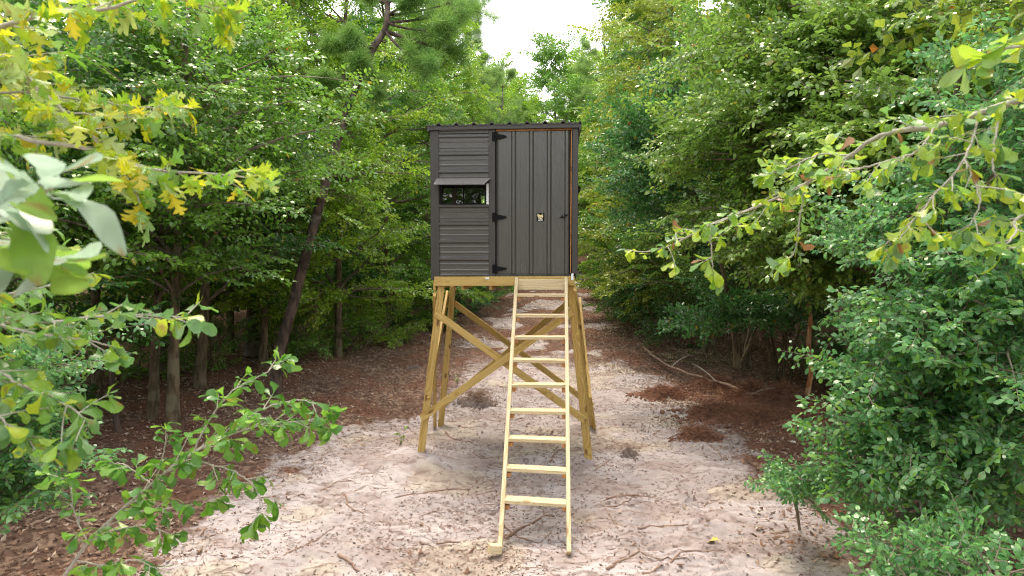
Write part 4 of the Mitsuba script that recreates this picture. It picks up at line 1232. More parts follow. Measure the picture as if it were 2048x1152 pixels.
tk = (-1.742, -6.742, 2.776)
near_tree('oak_tree', 'oak with yellow lobed leaves reaching in at the upper left', 'oak tree', [(tk[0] - 0.3, tk[1], -0.1), (tk[0] - 0.1, tk[1], 1.2), (tk[0], tk[1], 2.8), (tk[0] + 0.1, tk[1], 4.6)], 0.09, 401, [
    ([(-1.511, -6.804, 3.258), (-0.920, -7.061, 3.372), (-0.662, -7.092, 3.419), ((-0.554, -7.084, 3.426)), (-0.449, -7.024, 3.481), (-0.333, -6.913, 3.551)], 0.009, 0.003, 0.30, 0.055, 0.13, 5, 0.086, {}),
    ([(-1.610, -6.711, 3.230), (-1.028, -6.867, 3.375), (-0.858, -6.961, 3.273), (-0.748, -7.008, 3.196), (-0.642, -7.055, 3.122), (-0.569, -7.053, 3.064)], 0.010, 0.003, 0.3, 0.05, 0.13, 5, 0.080, {}),
    ([(-0.777, -6.989, 3.215), (-0.735, -7.008, 3.176), (-0.620, -7.001, 3.163), (-0.521, -6.945, 3.156)], 0.004, 0.002, 0.15, 0.06, 0.10, 4, 0.078, {}),
    ([(-1.610, -6.714, 3.180), (-1.027, -6.872, 3.259), (-0.732, -6.905, 3.226), (-0.582, -6.896, 3.208), (-0.497, -6.840, 3.213)], 0.006, 0.002, 0.4, 0.06, 0.10, 4, 0.075, {}),
    ([(-1.510, -6.812, 3.097), (-0.904, -7.023, 3.100), (-0.725, -7.062, 3.073), (-0.586, -7.055, 3.050), (-0.495, -7.050, 3.018), (-0.405, -7.045, 2.995), (-0.277, -6.987, 2.992), (-0.184, -6.931, 2.984)], 0.009, 0.002, 0.3, 0.042, 0.11, 4, 0.072, {}),
    ([(-0.544, -7.052, 3.039), (-0.509, -7.053, 2.970), (-0.474, -7.054, 2.914), (-0.467, -7.055, 2.879)], 0.004, 0.002, 0.35, 0.07, 0.05, 3, 0.085, {'droop': -0.6, 'end_cluster': 5}),
    ([(-1.711, -6.607, 3.444), (-1.078, -6.759, 3.597), (-0.645, -6.830, 3.606), (-0.522, -6.824, 3.567), (-0.430, -6.820, 3.537), (-0.362, -6.766, 3.524)], 0.009, 0.002, 0.35, 0.05, 0.12, 5, 0.086, {'droop': -0.5}),
], 'turkey_leaf', LOBED, YEL)

tk = (-1.941, -6.865, 2.582)
near_tree('oak_tree', 'oak with large pale rounded leaves close to the viewer at the left edge', 'oak tree', [(tk[0], tk[1], -0.1), (tk[0] + 0.05, tk[1], 1.5), (tk[0], tk[1] + 0.1, 3.6)], 0.08, 402, [
    ([(-0.773, -7.685, 2.713), (-0.263, -7.899, 2.793), (-0.094, -7.936, 2.835), (-0.035, -7.951, 2.864)], 0.004, 0.002, 0.66, 0.06, 0.03, 3, 0.105, {'end_cluster': 6, 'droop': -0.15}),
    ([(-0.772, -7.687, 2.675), (-0.291, -7.853, 2.754), (-0.140, -7.892, 2.768), (-0.100, -7.890, 2.761)], 0.003, 0.0015, 0.6, 0.07, 0.03, 3, 0.085, {'end_cluster': 4, 'droop': -0.1}),
], 'round_leaf', [LEAF_BLUNT, curl(LEAF_BLUNT, -0.8, 0.8), curl(LEAF_BLUNT, 0.6, -0.7)], NEARP)

tk = (-2.003, -6.685, 2.249)
near_tree('oak_tree', 'oak with glossy spoon-shaped leaves at the middle of the left edge', 'oak tree', [(tk[0], tk[1], -0.1), (tk[0], tk[1], 1.2), (tk[0], tk[1] + 0.1, 2.9)], 0.07, 403, [
    ([(-1.892, -6.769, 2.439), (-1.030, -7.008, 2.555), (-0.759, -7.039, 2.572), (-0.574, -7.026, 2.590), (-0.402, -6.965, 2.580)], 0.007, 0.002, 0.36, 0.04, 0.11, 4, 0.068, {}),
    ([(-1.780, -6.862, 2.421), (-0.987, -7.054, 2.575), (-0.833, -7.095, 2.559), (-0.708, -7.088, 2.536), (-0.645, -7.034, 2.518), (-0.581, -7.031, 2.501)], 0.006, 0.002, 0.36, 0.036, 0.11, 4, 0.066, {}),
    ([(-1.779, -6.867, 2.324), (-0.944, -7.108, 2.441), (-0.766, -7.148, 2.412), (-0.664, -7.143, 2.371), (-0.589, -7.141, 2.317)], 0.006, 0.002, 0.36, 0.036, 0.11, 4, 0.068, {}),
    ([(-1.780, -6.859, 2.485), (-1.001, -7.002, 2.629), (-0.826, -6.989, 2.665), (-0.774, -6.934, 2.686)], 0.005, 0.002, 0.36, 0.036, 0.11, 4, 0.064, {}),
    ([(-1.667, -6.961, 2.314), (-0.901, -7.160, 2.341), (-0.752, -7.202, 2.313), (-0.699, -7.200, 2.274)], 0.005, 0.002, 0.36, 0.036, 0.11, 4, 0.065, {}),
    ([(-1.893, -6.760, 2.607), (-1.203, -6.806, 2.808), (-1.042, -6.794, 2.824), (-0.897, -6.787, 2.776)], 0.005, 0.002, 0.36, 0.04, 0.11, 4, 0.064, {}),
], 'spoon_leaf', SPOON, PALE)

b0 = (-1.234, -6.579, 1.333)
near_tree('oak_sapling', 'young oak with fresh green spoon-shaped leaves leaning over the sand at the lower left', 'oak sapling', [(b0[0] - 0.1, b0[1] + 0.1, -0.1), (b0[0] - 0.06, b0[1] + 0.05, 0.6), (-1.234, -6.579, 1.333), (-1.113, -6.559, 1.586)], 0.014, 404, [
    ([(-1.113, -6.559, 1.586), (-1.031, -6.548, 1.705), (-0.907, -6.534, 1.827), (-0.778, -6.520, 1.937), (-0.643, -6.506, 2.038), (-0.498, -6.493, 2.106), (-0.382, -6.434, 2.136), (-0.213, -6.373, 2.130)], 0.007, 0.002, 0.12, 0.034, 0.13, 5, 0.068, {'droop': -0.35}),
    ([(-0.643, -6.506, 2.038), (-0.595, -6.498, 2.139), (-0.507, -6.486, 2.258), (-0.420, -6.428, 2.309), (-0.362, -6.372, 2.358)], 0.004, 0.0015, 0.25, 0.05, 0.07, 4, 0.066, {}),
    ([(-0.689, -6.510, 2.011), (-0.561, -6.503, 1.992), (-0.428, -6.546, 1.963), (-0.353, -6.594, 1.901), (-0.379, -6.600, 1.813)], 0.003, 0.0015, 0.25, 0.05, 0.08, 5, 0.066, {'droop': -0.6}),
    ([(-1.026, -6.547, 1.708), (-1.072, -6.545, 1.809), (-1.087, -6.542, 1.891), (-1.109, -6.540, 1.955)], 0.003, 0.0015, 0.3, 0.06, 0.07, 4, 0.066, {}),
    ([(-1.020, -6.546, 1.717), (-0.893, -6.585, 1.774), (-0.756, -6.625, 1.812), (-0.659, -6.620, 1.777)], 0.003, 0.0015, 0.3, 0.055, 0.07, 4, 0.066, {'droop': -0.6}),
    ([(-0.907, -6.534, 1.827), (-0.768, -6.574, 1.846), (-0.598, -6.611, 1.883), (-0.511, -6.604, 1.900)], 0.003, 0.0015, 0.2, 0.055, 0.08, 4, 0.066, {'droop': -0.5}),
    ([(-0.798, -6.522, 1.928), (-0.890, -6.524, 1.992), (-0.954, -6.528, 2.001)], 0.003, 0.0015, 0.3, 0.06, 0.06, 4, 0.064, {}),
    ([(-0.778, -6.520, 1.937), (-0.744, -6.511, 2.065), (-0.744, -6.508, 2.139)], 0.003, 0.0015, 0.3, 0.06, 0.06, 3, 0.064, {}),
    ([(-0.498, -6.493, 2.106), (-0.398, -6.482, 2.194), (-0.270, -6.423, 2.220), (-0.175, -6.369, 2.172)], 0.003, 0.0015, 0.2, 0.05, 0.07, 4, 0.068, {}),
    ([(-1.071, -6.553, 1.644), (-0.895, -6.641, 1.672), (-0.760, -6.680, 1.712), (-0.674, -6.676, 1.677)], 0.003, 0.0015, 0.2, 0.055, 0.07, 4, 0.066, {'droop': -0.5}),
], 'sapling_leaf', SPOON, GREEN)

tk = (3.356, -6.100, 2.938)
near_tree('oak_tree', 'oak with a long pale limb and yellow-green spoon-shaped leaves reaching in from the right', 'oak tree', [(tk[0], tk[1], -0.1), (tk[0], tk[1], 1.8), (tk[0], tk[1], 4.2)], 0.09, 405, [
    ([(3.178, -6.186, 3.480), (2.135, -6.667, 3.244), (1.981, -6.679, 3.198), (1.843, -6.690, 3.159), (1.761, -6.645, 3.154), (1.698, -6.600, 3.134), (1.647, -6.556, 3.090), (1.568, -6.513, 3.033), (1.519, -6.468, 2.996), (1.361, -6.432, 2.922), (1.233, -6.393, 2.871), (1.116, -6.354, 2.803), (1.058, -6.358, 2.785)], 0.0125, 0.002, 0.36, 0.038, 0.13, 5, 0.055, {}),
    ([(1.843, -6.690, 3.158), (1.771, -6.749, 3.079), (1.667, -6.757, 3.042), (1.583, -6.714, 3.018), (1.522, -6.719, 2.994)], 0.004, 0.0015, 0.15, 0.035, 0.11, 5, 0.056, {}),
    ([(1.981, -6.679, 3.198), (1.876, -6.794, 3.043), (1.789, -6.805, 2.940), (1.717, -6.814, 2.852), (1.680, -6.818, 2.801)], 0.004, 0.0015, 0.15, 0.035, 0.12, 5, 0.056, {'droop': -0.35}),
    ([(1.876, -6.794, 3.043), (1.890, -6.849, 2.922), (1.862, -6.854, 2.850), (1.833, -6.858, 2.822)], 0.003, 0.0015, 0.2, 0.04, 0.10, 5, 0.056, {'droop': -0.4}),
    ([(1.539, -6.466, 3.005), (1.519, -6.474, 2.884), (1.503, -6.480, 2.781), (1.465, -6.485, 2.733)], 0.003, 0.0015, 0.5, 0.09, 0.04, 3, 0.064, {'end_cluster': 6}),
    ([(1.233, -6.393, 2.867), (1.240, -6.398, 2.745), (1.251, -6.401, 2.681)], 0.003, 0.0015, 0.6, 0.12, 0.04, 3, 0.066, {'end_cluster': 7}),
    ([(3.078, -6.289, 3.556), (2.024, -6.869, 3.349), (1.880, -6.931, 3.309), (1.833, -6.935, 3.282)], 0.006, 0.002, 0.75, 0.06, 0.06, 4, 0.085, {}),
    ([(1.647, -6.556, 3.090), (1.568, -6.510, 3.100), (1.450, -6.520, 3.050), (1.383, -6.526, 3.030)], 0.003, 0.0015, 0.2, 0.04, 0.08, 4, 0.058, {}),
    ([(2.980, -6.419, 3.069), (2.096, -6.787, 2.897), (1.957, -6.900, 2.820), (1.883, -6.957, 2.778)], 0.006, 0.002, 0.75, 0.06, 0.07, 4, 0.075, {}),
    ([(2.043, -6.674, 3.218), (1.957, -6.789, 3.028), (1.979, -6.790, 2.984)], 0.004, 0.002, 0.3, 0.06, 0.08, 4, 0.07, {}),
], 'limb_leaf', SPOON, OAKR)


# ------------------------------------------------------------------ the big small-leaved bush on the right
def leafy_bush(name, label, cat, seed, trunk, r0, blobs, tints, leaf, stems=(), kind='bush', spray_scale=0.8, gbase='oval_leaf', flat=0.6):
    rng = np.random.default_rng(seed)
    t = grow_tree(name, rng, trunk, r0, blobs, DEEP, kind, leaf, LEAF_FAR, spray_scale=spray_scale, stems=stems, flat=flat, keep=True)
    k = key_for(name)
    tag(k, label, cat)
    scene[k + '__trunk'] = ply(t['trunk'], 'mat_bark', 50)
    scene[k + '__branches'] = ply(t['limbs'], 'mat_twig')
    P, D, N, S, _ = t['leafset']
    leaf_parts(k, gbase, OVAL, tints, P, D, N, S, rng, rest=LEAF_HEX)
    return k


BUSH = [(0.095, 0.26, 0.10), (0.135, 0.33, 0.125), (0.18, 0.40, 0.145), (0.12, 0.31, 0.085), (0.22, 0.43, 0.16), (0.20, 0.40, 0.06)]
BRIGHT = [(0.085, 0.25, 0.075), (0.12, 0.31, 0.095), (0.155, 0.37, 0.11), (0.19, 0.40, 0.11)]
leafy_bush('glossy_bush', 'big glossy small-leaved bush overhanging the lane at the right edge', 'bush', 501,
           [(4.5, -2.3, -0.1), (4.4, -2.4, 1.2), (4.2, -2.6, 2.6), (4.1, -2.7, 4.4)], 0.075,
           [((3.676, -3.755, 1.229), (0.45, 0.45, 0.3), 70), ((3.469, -3.486, 0.865), (0.45, 0.45, 0.25), 60), ((3.833, -3.907, 2.028), (0.4, 0.4, 0.4), 60), ((3.178, -2.987, 1.194), (0.3, 0.35, 0.25), 40), ((3.749, -2.453, 3.128), (0.45, 0.4, 0.3), 50), ((4.225, -2.982, 3.995), (0.6, 0.5, 0.4), 60), ((3.962, -3.670, 2.583), (0.4, 0.4, 0.4), 60), ((3.965, -3.053, 2.888), (0.9, 0.8, 0.48), 74), ((4.318, -3.202, 3.477), (0.8, 0.8, 0.48), 60), ((3.668, -3.204, 2.242), (0.75, 0.6, 0.32), 74), ((4.075, -3.479, 2.233), (0.6, 0.6, 0.40), 60),
            ((3.480, -3.149, 1.577), (0.42, 0.5, 0.28), 54), ((3.933, -3.322, 1.541), (0.6, 0.6, 0.32), 60), ((4.167, -3.705, 1.596), (0.45, 0.5, 0.36), 40), ((3.324, -2.948, 1.789), (0.3, 0.4, 0.16), 20),
            ((3.400, -3.181, 1.044), (0.35, 0.4, 0.20), 29), ((3.836, -3.454, 1.021), (0.5, 0.5, 0.20), 33), ((3.475, -3.300, 0.552), (0.3, 0.3, 0.16), 14), ((3.501, -2.716, 2.194), (0.3, 0.4, 0.12), 16)], BUSH, 0.066,
           stems=[([(4.6, -2.2, -0.1), (4.9, -2.3, 1.4), (4.9, -2.6, 3.0)], 0.05, 0.02), ([(4.4, -2.2, -0.1), (3.9, -2.3, 1.0), (3.6, -2.5, 1.8)], 0.03, 0.012)])
z = (3.140, -1.976, 0.000)
leafy_bush('glossy_bush', 'low sprig of small leaves growing from the sand left of the big bush', 'bush', 502, [(z[0], z[1], -0.05), (z[0] - 0.05, z[1], 0.25), (z[0] - 0.15, z[1], 0.55)], 0.012,
           [((2.652, -2.837, 0.854), (0.32, 0.3, 0.10), 26), ((2.792, -2.939, 0.649), (0.2, 0.25, 0.15), 18), ((2.964, -2.919, 0.822), (0.2, 0.25, 0.12), 14)], BUSH, 0.045, spray_scale=0.5)
z = (2.735, -5.541, 0.858)
leafy_bush('glossy_bush', 'bright green low bush in the lower right corner', 'bush', 503, [(z[0], z[1], -0.05), (z[0], z[1], 0.5), (z[0] + 0.05, z[1], 1.1)], 0.02,
           [((2.819, -5.124, 1.060), (0.35, 0.35, 0.14), 46), ((3.010, -5.304, 1.229), (0.3, 0.35, 0.16), 42), ((2.758, -5.523, 1.184), (0.4, 0.3, 0.15), 36)], BRIGHT, 0.046, spray_scale=0.6)

z = (-3.943, -3.699, 0.255)
leafy_bush('glossy_bush', 'small-leaved light green bush at the left edge above the young oak', 'bush', 504, [(z[0], z[1], -0.05), (z[0] + 0.05, z[1], 0.8), (z[0] + 0.1, z[1], 1.8)], 0.03,
           [((-3.467, -3.997, 1.728), (0.5, 0.5, 0.25), 50), ((-3.199, -3.998, 1.348), (0.5, 0.45, 0.25), 50), ((-3.384, -4.124, 1.076), (0.45, 0.45, 0.2), 40), ((-3.233, -3.767, 2.004), (0.4, 0.4, 0.2), 30), ((-3.598, -4.216, 1.511), (0.4, 0.4, 0.3), 30)], BUSH, 0.055, spray_scale=0.7)

# ------------------------------------------------------------------ what lies on the ground
lrng = np.random.default_rng(900)


def cover_np(x, y):
    """1 on sand, 0 on litter (the same lane outline as the ground's colour, roughly)."""
    p = np.stack([x, y, 0 * x], -1)
    edge = 3.0 + 1.6 * (meshkit.fbm(p * 0.5 + 3, 3, 2) - 0.5) + 1.8 * (meshkit.fbm(p * 1.9 + 5, 3, 4) - 0.5)
    t = np.clip((np.abs(x - 0.15) - edge + 0.9 * np.clip((y - 1) / 9, 0, 1) + 0.8) / 1.7, 0, 1)
    return 1 - t


def scatter(n, x0, x1, y0, y1, keep):
    x, y = lrng.uniform(x0, x1, n), y0 + (y1 - y0) * lrng.random(n) ** 1.35
    ok = lrng.random(n) < keep(x, y)
    return x[ok], y[ok]


def lying(template, x, y, size, tilt, lift, cols, name, label, bright=(0.7, 1.25)):
    n = len(x)
    a = lrng.uniform(0, 2 * np.pi, n)
    D = np.stack([np.cos(a), np.sin(a), lrng.normal(0, tilt, n)], 1)
    N = np.stack([lrng.normal(0, tilt, n), lrng.normal(0, tilt, n), np.where(lrng.random(n) < 0.5, 1.0, -1.0)], 1)
    P = np.stack([x, y, ground_z(x, y) + lift * lrng.uniform(0.3, 1.6, n)], 1)
    m = bake(template, P, D, N, size * lrng.uniform(0.5, 1.25, n))
    c = np.asarray(cols)[lrng.integers(0, len(cols), n)] * lrng.uniform(*bright, (n, 1))
    k = put(name, m, 'mat_litter', color=np.repeat(c, len(template[0]), 0))
    tag(k, label, 'leaf litter', kind='stuff')


BROWN = [(0.19, 0.115, 0.085), (0.25, 0.16, 0.12), (0.33, 0.23, 0.175), (0.14, 0.08, 0.06), (0.40, 0.30, 0.24), (0.21, 0.12, 0.08), (0.46, 0.37, 0.30), (0.28, 0.155, 0.095)]
x, y = scatter(150000, -14, 13, -6.5, 30, lambda x, y: 0.85 * (1 - cover_np(x, y)) * np.exp(-np.clip(np.abs(x) - 5, 0, 99) / 5) + 0.006 + 0.5 * np.clip(1 - ((x - 3.9) / 1.6) ** 2 - ((y - 3.6) / 3.0) ** 2, 0, 1) + 0.30 * np.clip(1 - ((x + 2.0) / 1.5) ** 2 - ((y - 4.5) / 4.5) ** 2, 0, 1) + 0.25 * np.clip((y - 8) / 5, 0, 1) + (0.06 + 0.3 * np.clip(y / 8, 0, 1)) * np.clip(meshkit.fbm(np.stack([x * 0.9, y * 0.9, 0 * x], -1), 3, 77) * 4 - 1.7, 0, 1))
lying((LEAF_FAR[0] * [1, 0.85, 2.0], LEAF_FAR[1]), x, y, 0.065, 0.30, 0.012, BROWN, 'leaf_litter', 'brown fallen leaves covering the ground under the trees and straying onto the sand')
# bits of bark, root and broken leaf in the sand
x, y = scatter(60000, -5, 5, -6.2, 9, lambda x, y: 0.06 + 0.9 * np.clip(meshkit.fbm(np.stack([x * 1.3 + 9, y * 1.5, 0 * x], -1), 4, 83) * 5 - 2.3, 0, 1))
lying((LEAF_FAR[0] * [1, 0.7, 2.0], LEAF_FAR[1]), x, y, 0.030, 0.35, 0.006, [(0.10, 0.065, 0.05), (0.16, 0.10, 0.075), (0.26, 0.19, 0.155), (0.07, 0.05, 0.042), (0.21, 0.11, 0.07)], 'bark_bits', 'small dark bits of bark and broken leaves trodden into the sand')
# reddish pine straw
x, y = scatter(70000, -12, 11, -6.5, 26, lambda x, y: np.clip(0.75 * (1 - cover_np(x, y)) + 0.02 + 0.45 * np.clip(1 - ((x + 2.0) / 1.5) ** 2 - ((y - 4.5) / 4.5) ** 2, 0, 1) + 0.4 * np.clip(meshkit.fbm(np.stack([x * 0.8 + 30, y * 1.1, 0 * x], -1), 3, 78) * 4 - 2.0, 0, 1), 0, 1))
straw = (np.array([(-0.5, -0.011, 0), (0.0, -0.013, 0.05), (0.5, 0, 0), (0, 0.013, 0.05)], float), np.array([[0, 1, 3], [1, 2, 3]]))
lying(straw, x, y, 0.17, 0.10, 0.010, [(0.18, 0.085, 0.052), (0.25, 0.13, 0.08), (0.15, 0.075, 0.05), (0.30, 0.20, 0.14)], 'pine_straw', 'reddish pine needles strewn over the litter and the churned sand')


def twig_mesh(n, x, y, Lr, rr):
    parts0, parts1, r0, r1 = [], [], [], []
    a = lrng.uniform(0, 2 * np.pi, n)
    L, r = lrng.uniform(*Lr, n) * lrng.uniform(0.4, 1, n), lrng.uniform(*rr, n)
    px, py, lift = x.copy(), y.copy(), r * 0.7 + lrng.uniform(0, 0.012, n)
    for s in range(4):
        qx, qy = px + np.cos(a) * L / 4, py + np.sin(a) * L / 4
        parts0.append(np.stack([px, py, ground_z(px, py) + lift], 1))
        parts1.append(np.stack([qx, qy, ground_z(qx, qy) + lift], 1))
        r0.append(r * (1 - s * 0.18))
        r1.append(r * (1 - (s + 1) * 0.18))
        px, py = qx, qy
        a = a + lrng.normal(0, 0.35, n)
    return batch_tubes(np.vstack(parts0), np.vstack(parts1), np.concatenate(r0), np.concatenate(r1), 3)


x, y = scatter(30000, -6, 6, -6.2, 12, lambda x, y: 0.08 + 0.75 * np.clip(meshkit.fbm(np.stack([x * 1.1, y * 1.1, 0 * x], -1), 4, 79) * 5 - 2.4, 0, 1))
k = put('twig_litter', twig_mesh(len(x), x, y, (0.05, 0.30), (0.0016, 0.0046)), 'mat_stick')
tag(k, 'fine dark roots and twigs scattered all over the sand', 'twigs', kind='stuff')
# crumbs of sand and root
n = 9000
x, y = scatter(n, -5, 5, -6.0, 8, lambda x, y: cover_np(x, y) * (0.25 + 0.75 * np.clip(meshkit.fbm(np.stack([x * 1.2, y * 1.2, 0 * x], -1), 3, 80) * 3 - 1.1, 0, 1)))
ico = trimesh.creation.icosphere(subdivisions=0)
iv, if_ = np.array(ico.vertices), np.array(ico.faces)
n = len(x)
sz = lrng.uniform(0.004, 0.018, n) * lrng.uniform(0.4, 1.3, n)
V = iv[None] * sz[:, None, None] * lrng.uniform(0.6, 1.3, (n, len(iv), 1)) * np.array([1.2, 1.2, 0.7]) + np.stack([x, y, ground_z(x, y) + sz * 0.1], 1)[:, None]
c = np.asarray([(0.33, 0.29, 0.28), (0.28, 0.23, 0.21), (0.18, 0.13, 0.11), (0.37, 0.32, 0.30)])[lrng.integers(0, 4, n)]
k = put('sand_crumbs', (V.reshape(-1, 3), (if_[None] + (np.arange(n) * len(iv))[:, None, None]).reshape(-1, 3)), 'mat_litter', color=np.repeat(c, len(iv), 0))
tag(k, 'small crumbs of sand and soil on the churned lane', 'soil crumbs', kind='stuff')

# single sticks one can point at
STICKS = [
    ([(1.257, -1.280, 0.000), (1.452, -1.107, 0.000), (1.666, -1.075, 0.000), (1.879, -1.174, 0.000)], 0.010, 'curved dark stick lying right of the ladder'),
    ([(1.484, -1.072, 0.000), (1.709, -1.006, 0.000), (1.872, -1.142, 0.000)], 0.011, 'dark stick resting on the curved one right of the ladder'),
    ([(1.237, -1.554, 0.000), (1.443, -1.376, 0.000), (1.658, -1.141, 0.000)], 0.008, 'straight reddish stick slanting up right of the ladder'),
    ([(1.175, -1.425, -0.000), (1.265, -1.819, 0.000), (1.319, -2.249, 0.000)], 0.006, 'thin root trailing towards the viewer right of the ladder'),
    ([(1.506, -2.101, 0.000), (1.743, -2.010, 0.000), (2.022, -2.016, 0.000)], 0.011, 'straight dark stick lying level beside the tyre tracks'),
    ([(1.128, -2.998, 0.000), (1.295, -2.800, 0.000), (1.459, -2.623, 0.000)], 0.015, 'thick pale stick slanting at the bottom edge right of the ladder'),
    ([(1.438, -3.051, 0.000), (1.661, -2.855, 0.000), (1.861, -2.627, 0.000), (2.122, -2.556, 0.000), (2.309, -2.500, 0.000)], 0.010, 'long bent stick beside the yellow leaf at the bottom'),
    ([(1.478, -2.622, 0.000), (1.644, -2.673, 0.000), (1.895, -2.779, 0.000)], 0.008, 'thin grey stick crossing the long bent one'),
    ([(-1.795, -2.951, 0.000), (-1.662, -2.617, 0.000), (-1.514, -2.372, 0.000)], 0.008, 'slim reddish stick left of the ladder foot'),
    ([(-1.279, -2.926, 0.000), (-1.119, -3.084, 0.000), (-1.011, -3.238, 0.000)], 0.017, 'stout broken stick at the bottom edge left of the ladder'),
    ([(-1.128, -1.399, 0.000), (-0.929, -1.256, 0.000), (-0.594, -0.996, 0.000), (-0.439, -0.951, 0.000)], 0.008, 'long thin root lying left of the ladder'),
    ([(-1.731, -1.312, 0.000), (-1.554, -1.733, 0.000), (-1.331, -1.972, 0.000)], 0.011, 'forked stick stub on the sand left of the ladder'),
    ([(-0.473, -2.501, 0.000), (-0.350, -2.481, 0.000), (-0.233, -2.450, -0.000)], 0.011, 'short brown stick just left of the timber offcut'),
    ([(-0.444, 0.257, 0.000), (-0.235, 0.157, 0.000), (-0.042, 0.285, 0.000)], 0.010, 'dark stick behind the left rail of the ladder'),
    ([(0.595, 0.061, 0.000), (0.708, 0.385, 0.000), (0.815, 0.681, 0.000)], 0.012, 'short stick seen between the ladder rails'),
    ([(0.173, -2.105, 0.000), (0.337, -2.316, 0.000), (0.518, -2.445, 0.000)], 0.009, 'dark stick on the ground between the ladder feet'),
    ([(0.182, -2.351, 0.000), (0.398, -2.012, 0.000), (0.690, -1.749, 0.000)], 0.016, 'thicker stick between the ladder rails, half buried'),
    ([(-1.040, 1.533, 0.000), (-0.763, 0.983, 0.000), (-0.509, 0.842, 0.000)], 0.010, 'pale bent stick in front of the left rear leg'),
    ([(1.181, -0.335, 0.000), (1.297, -0.103, 0.000), (1.419, 0.140, 0.000)], 0.009, 'short stick right of the front right leg'),
    ([(-4.550, -2.532, 0.000), (-4.431, -2.346, 0.000), (-4.064, -2.372, 0.000)], 0.022, 'stout dark stick on the litter at the lower left'),
    ([(-3.766, -2.647, -0.000), (-3.721, -2.450, 0.000), (-3.641, -2.291, 0.000)], 0.016, 'pale split stick under the young oak'),
    ([(2.851, 1.080, 0.000), (2.917, 0.683, 0.000), (2.949, 0.248, 0.000)], 0.009, 'thin pale stick near the mulch on the right'),
    ([(1.995, 4.102, 0.000), (2.388, 5.357, 0.000), (2.754, 6.238, 0.000)], 0.010, 'dark stick slanting across the sand right of the blind'),
    ([(-2.046, -1.251, 0.000), (-1.908, -0.947, 0.000), (-1.647, -1.000, 0.000)], 0.008, 'thin stick on the sand in the left half'),
    ([(3.258, 0.731, 0.000), (3.650, 1.136, 0.000), (3.976, 1.265, 0.000)], 0.008, 'thin stick below the red mulch on the right'),
]
for pts, r, lb in STICKS:
    p = smooth_path([(a[0], a[1], 0) for a in pts], 12)
    p[:, :2] += lrng.normal(0, 0.006, (12, 2))
    p[:, 2] = ground_z(p[:, 0], p[:, 1]) + r * 0.6
    k = put('fallen_stick', tube(p, np.linspace(r, r * 0.45, 12) * lrng.uniform(0.85, 1.15, 12), 7), 'mat_stick', smooth=50)
    tag(k, lb, 'stick')

# the fallen pole at the right edge of the lane
k = key_for('fallen_log')
tag(k, 'long thin fallen log lying along the right edge of the lane', 'log')
p = smooth_path([(3.083, 10.237, 0.250), (3.287, 7.573, 0.220), (3.725, 5.688, 0.200), (4.100, 5.087, 0.200), (4.304, 4.030, 0.240), (4.780, 3.802, 0.200), (5.348, 3.411, 0.200)], 26)
p[:, 2] = ground_z(p[:, 0], p[:, 1]) + 0.17
scene[k + '__stem'] = ply(tube(p + lrng.normal(0, 0.008, p.shape), np.linspace(0.022, 0.045, 26), 9), 'mat_stick', 50)
for u, d in ((5, (0.5, 0.3, 0.25)), (11, (-0.4, 0.5, 0.3)), (17, (0.3, -0.4, 0.2))):
    e = p[u] + np.array(d)
    scene[key_for(k + '__side_branch')] = ply(tube(bezier(p[u], (p[u] + e) / 2 + [0, 0, 0.08], e, 6), np.linspace(0.016, 0.006, 6), 6), 'mat_limb_pale', 50)


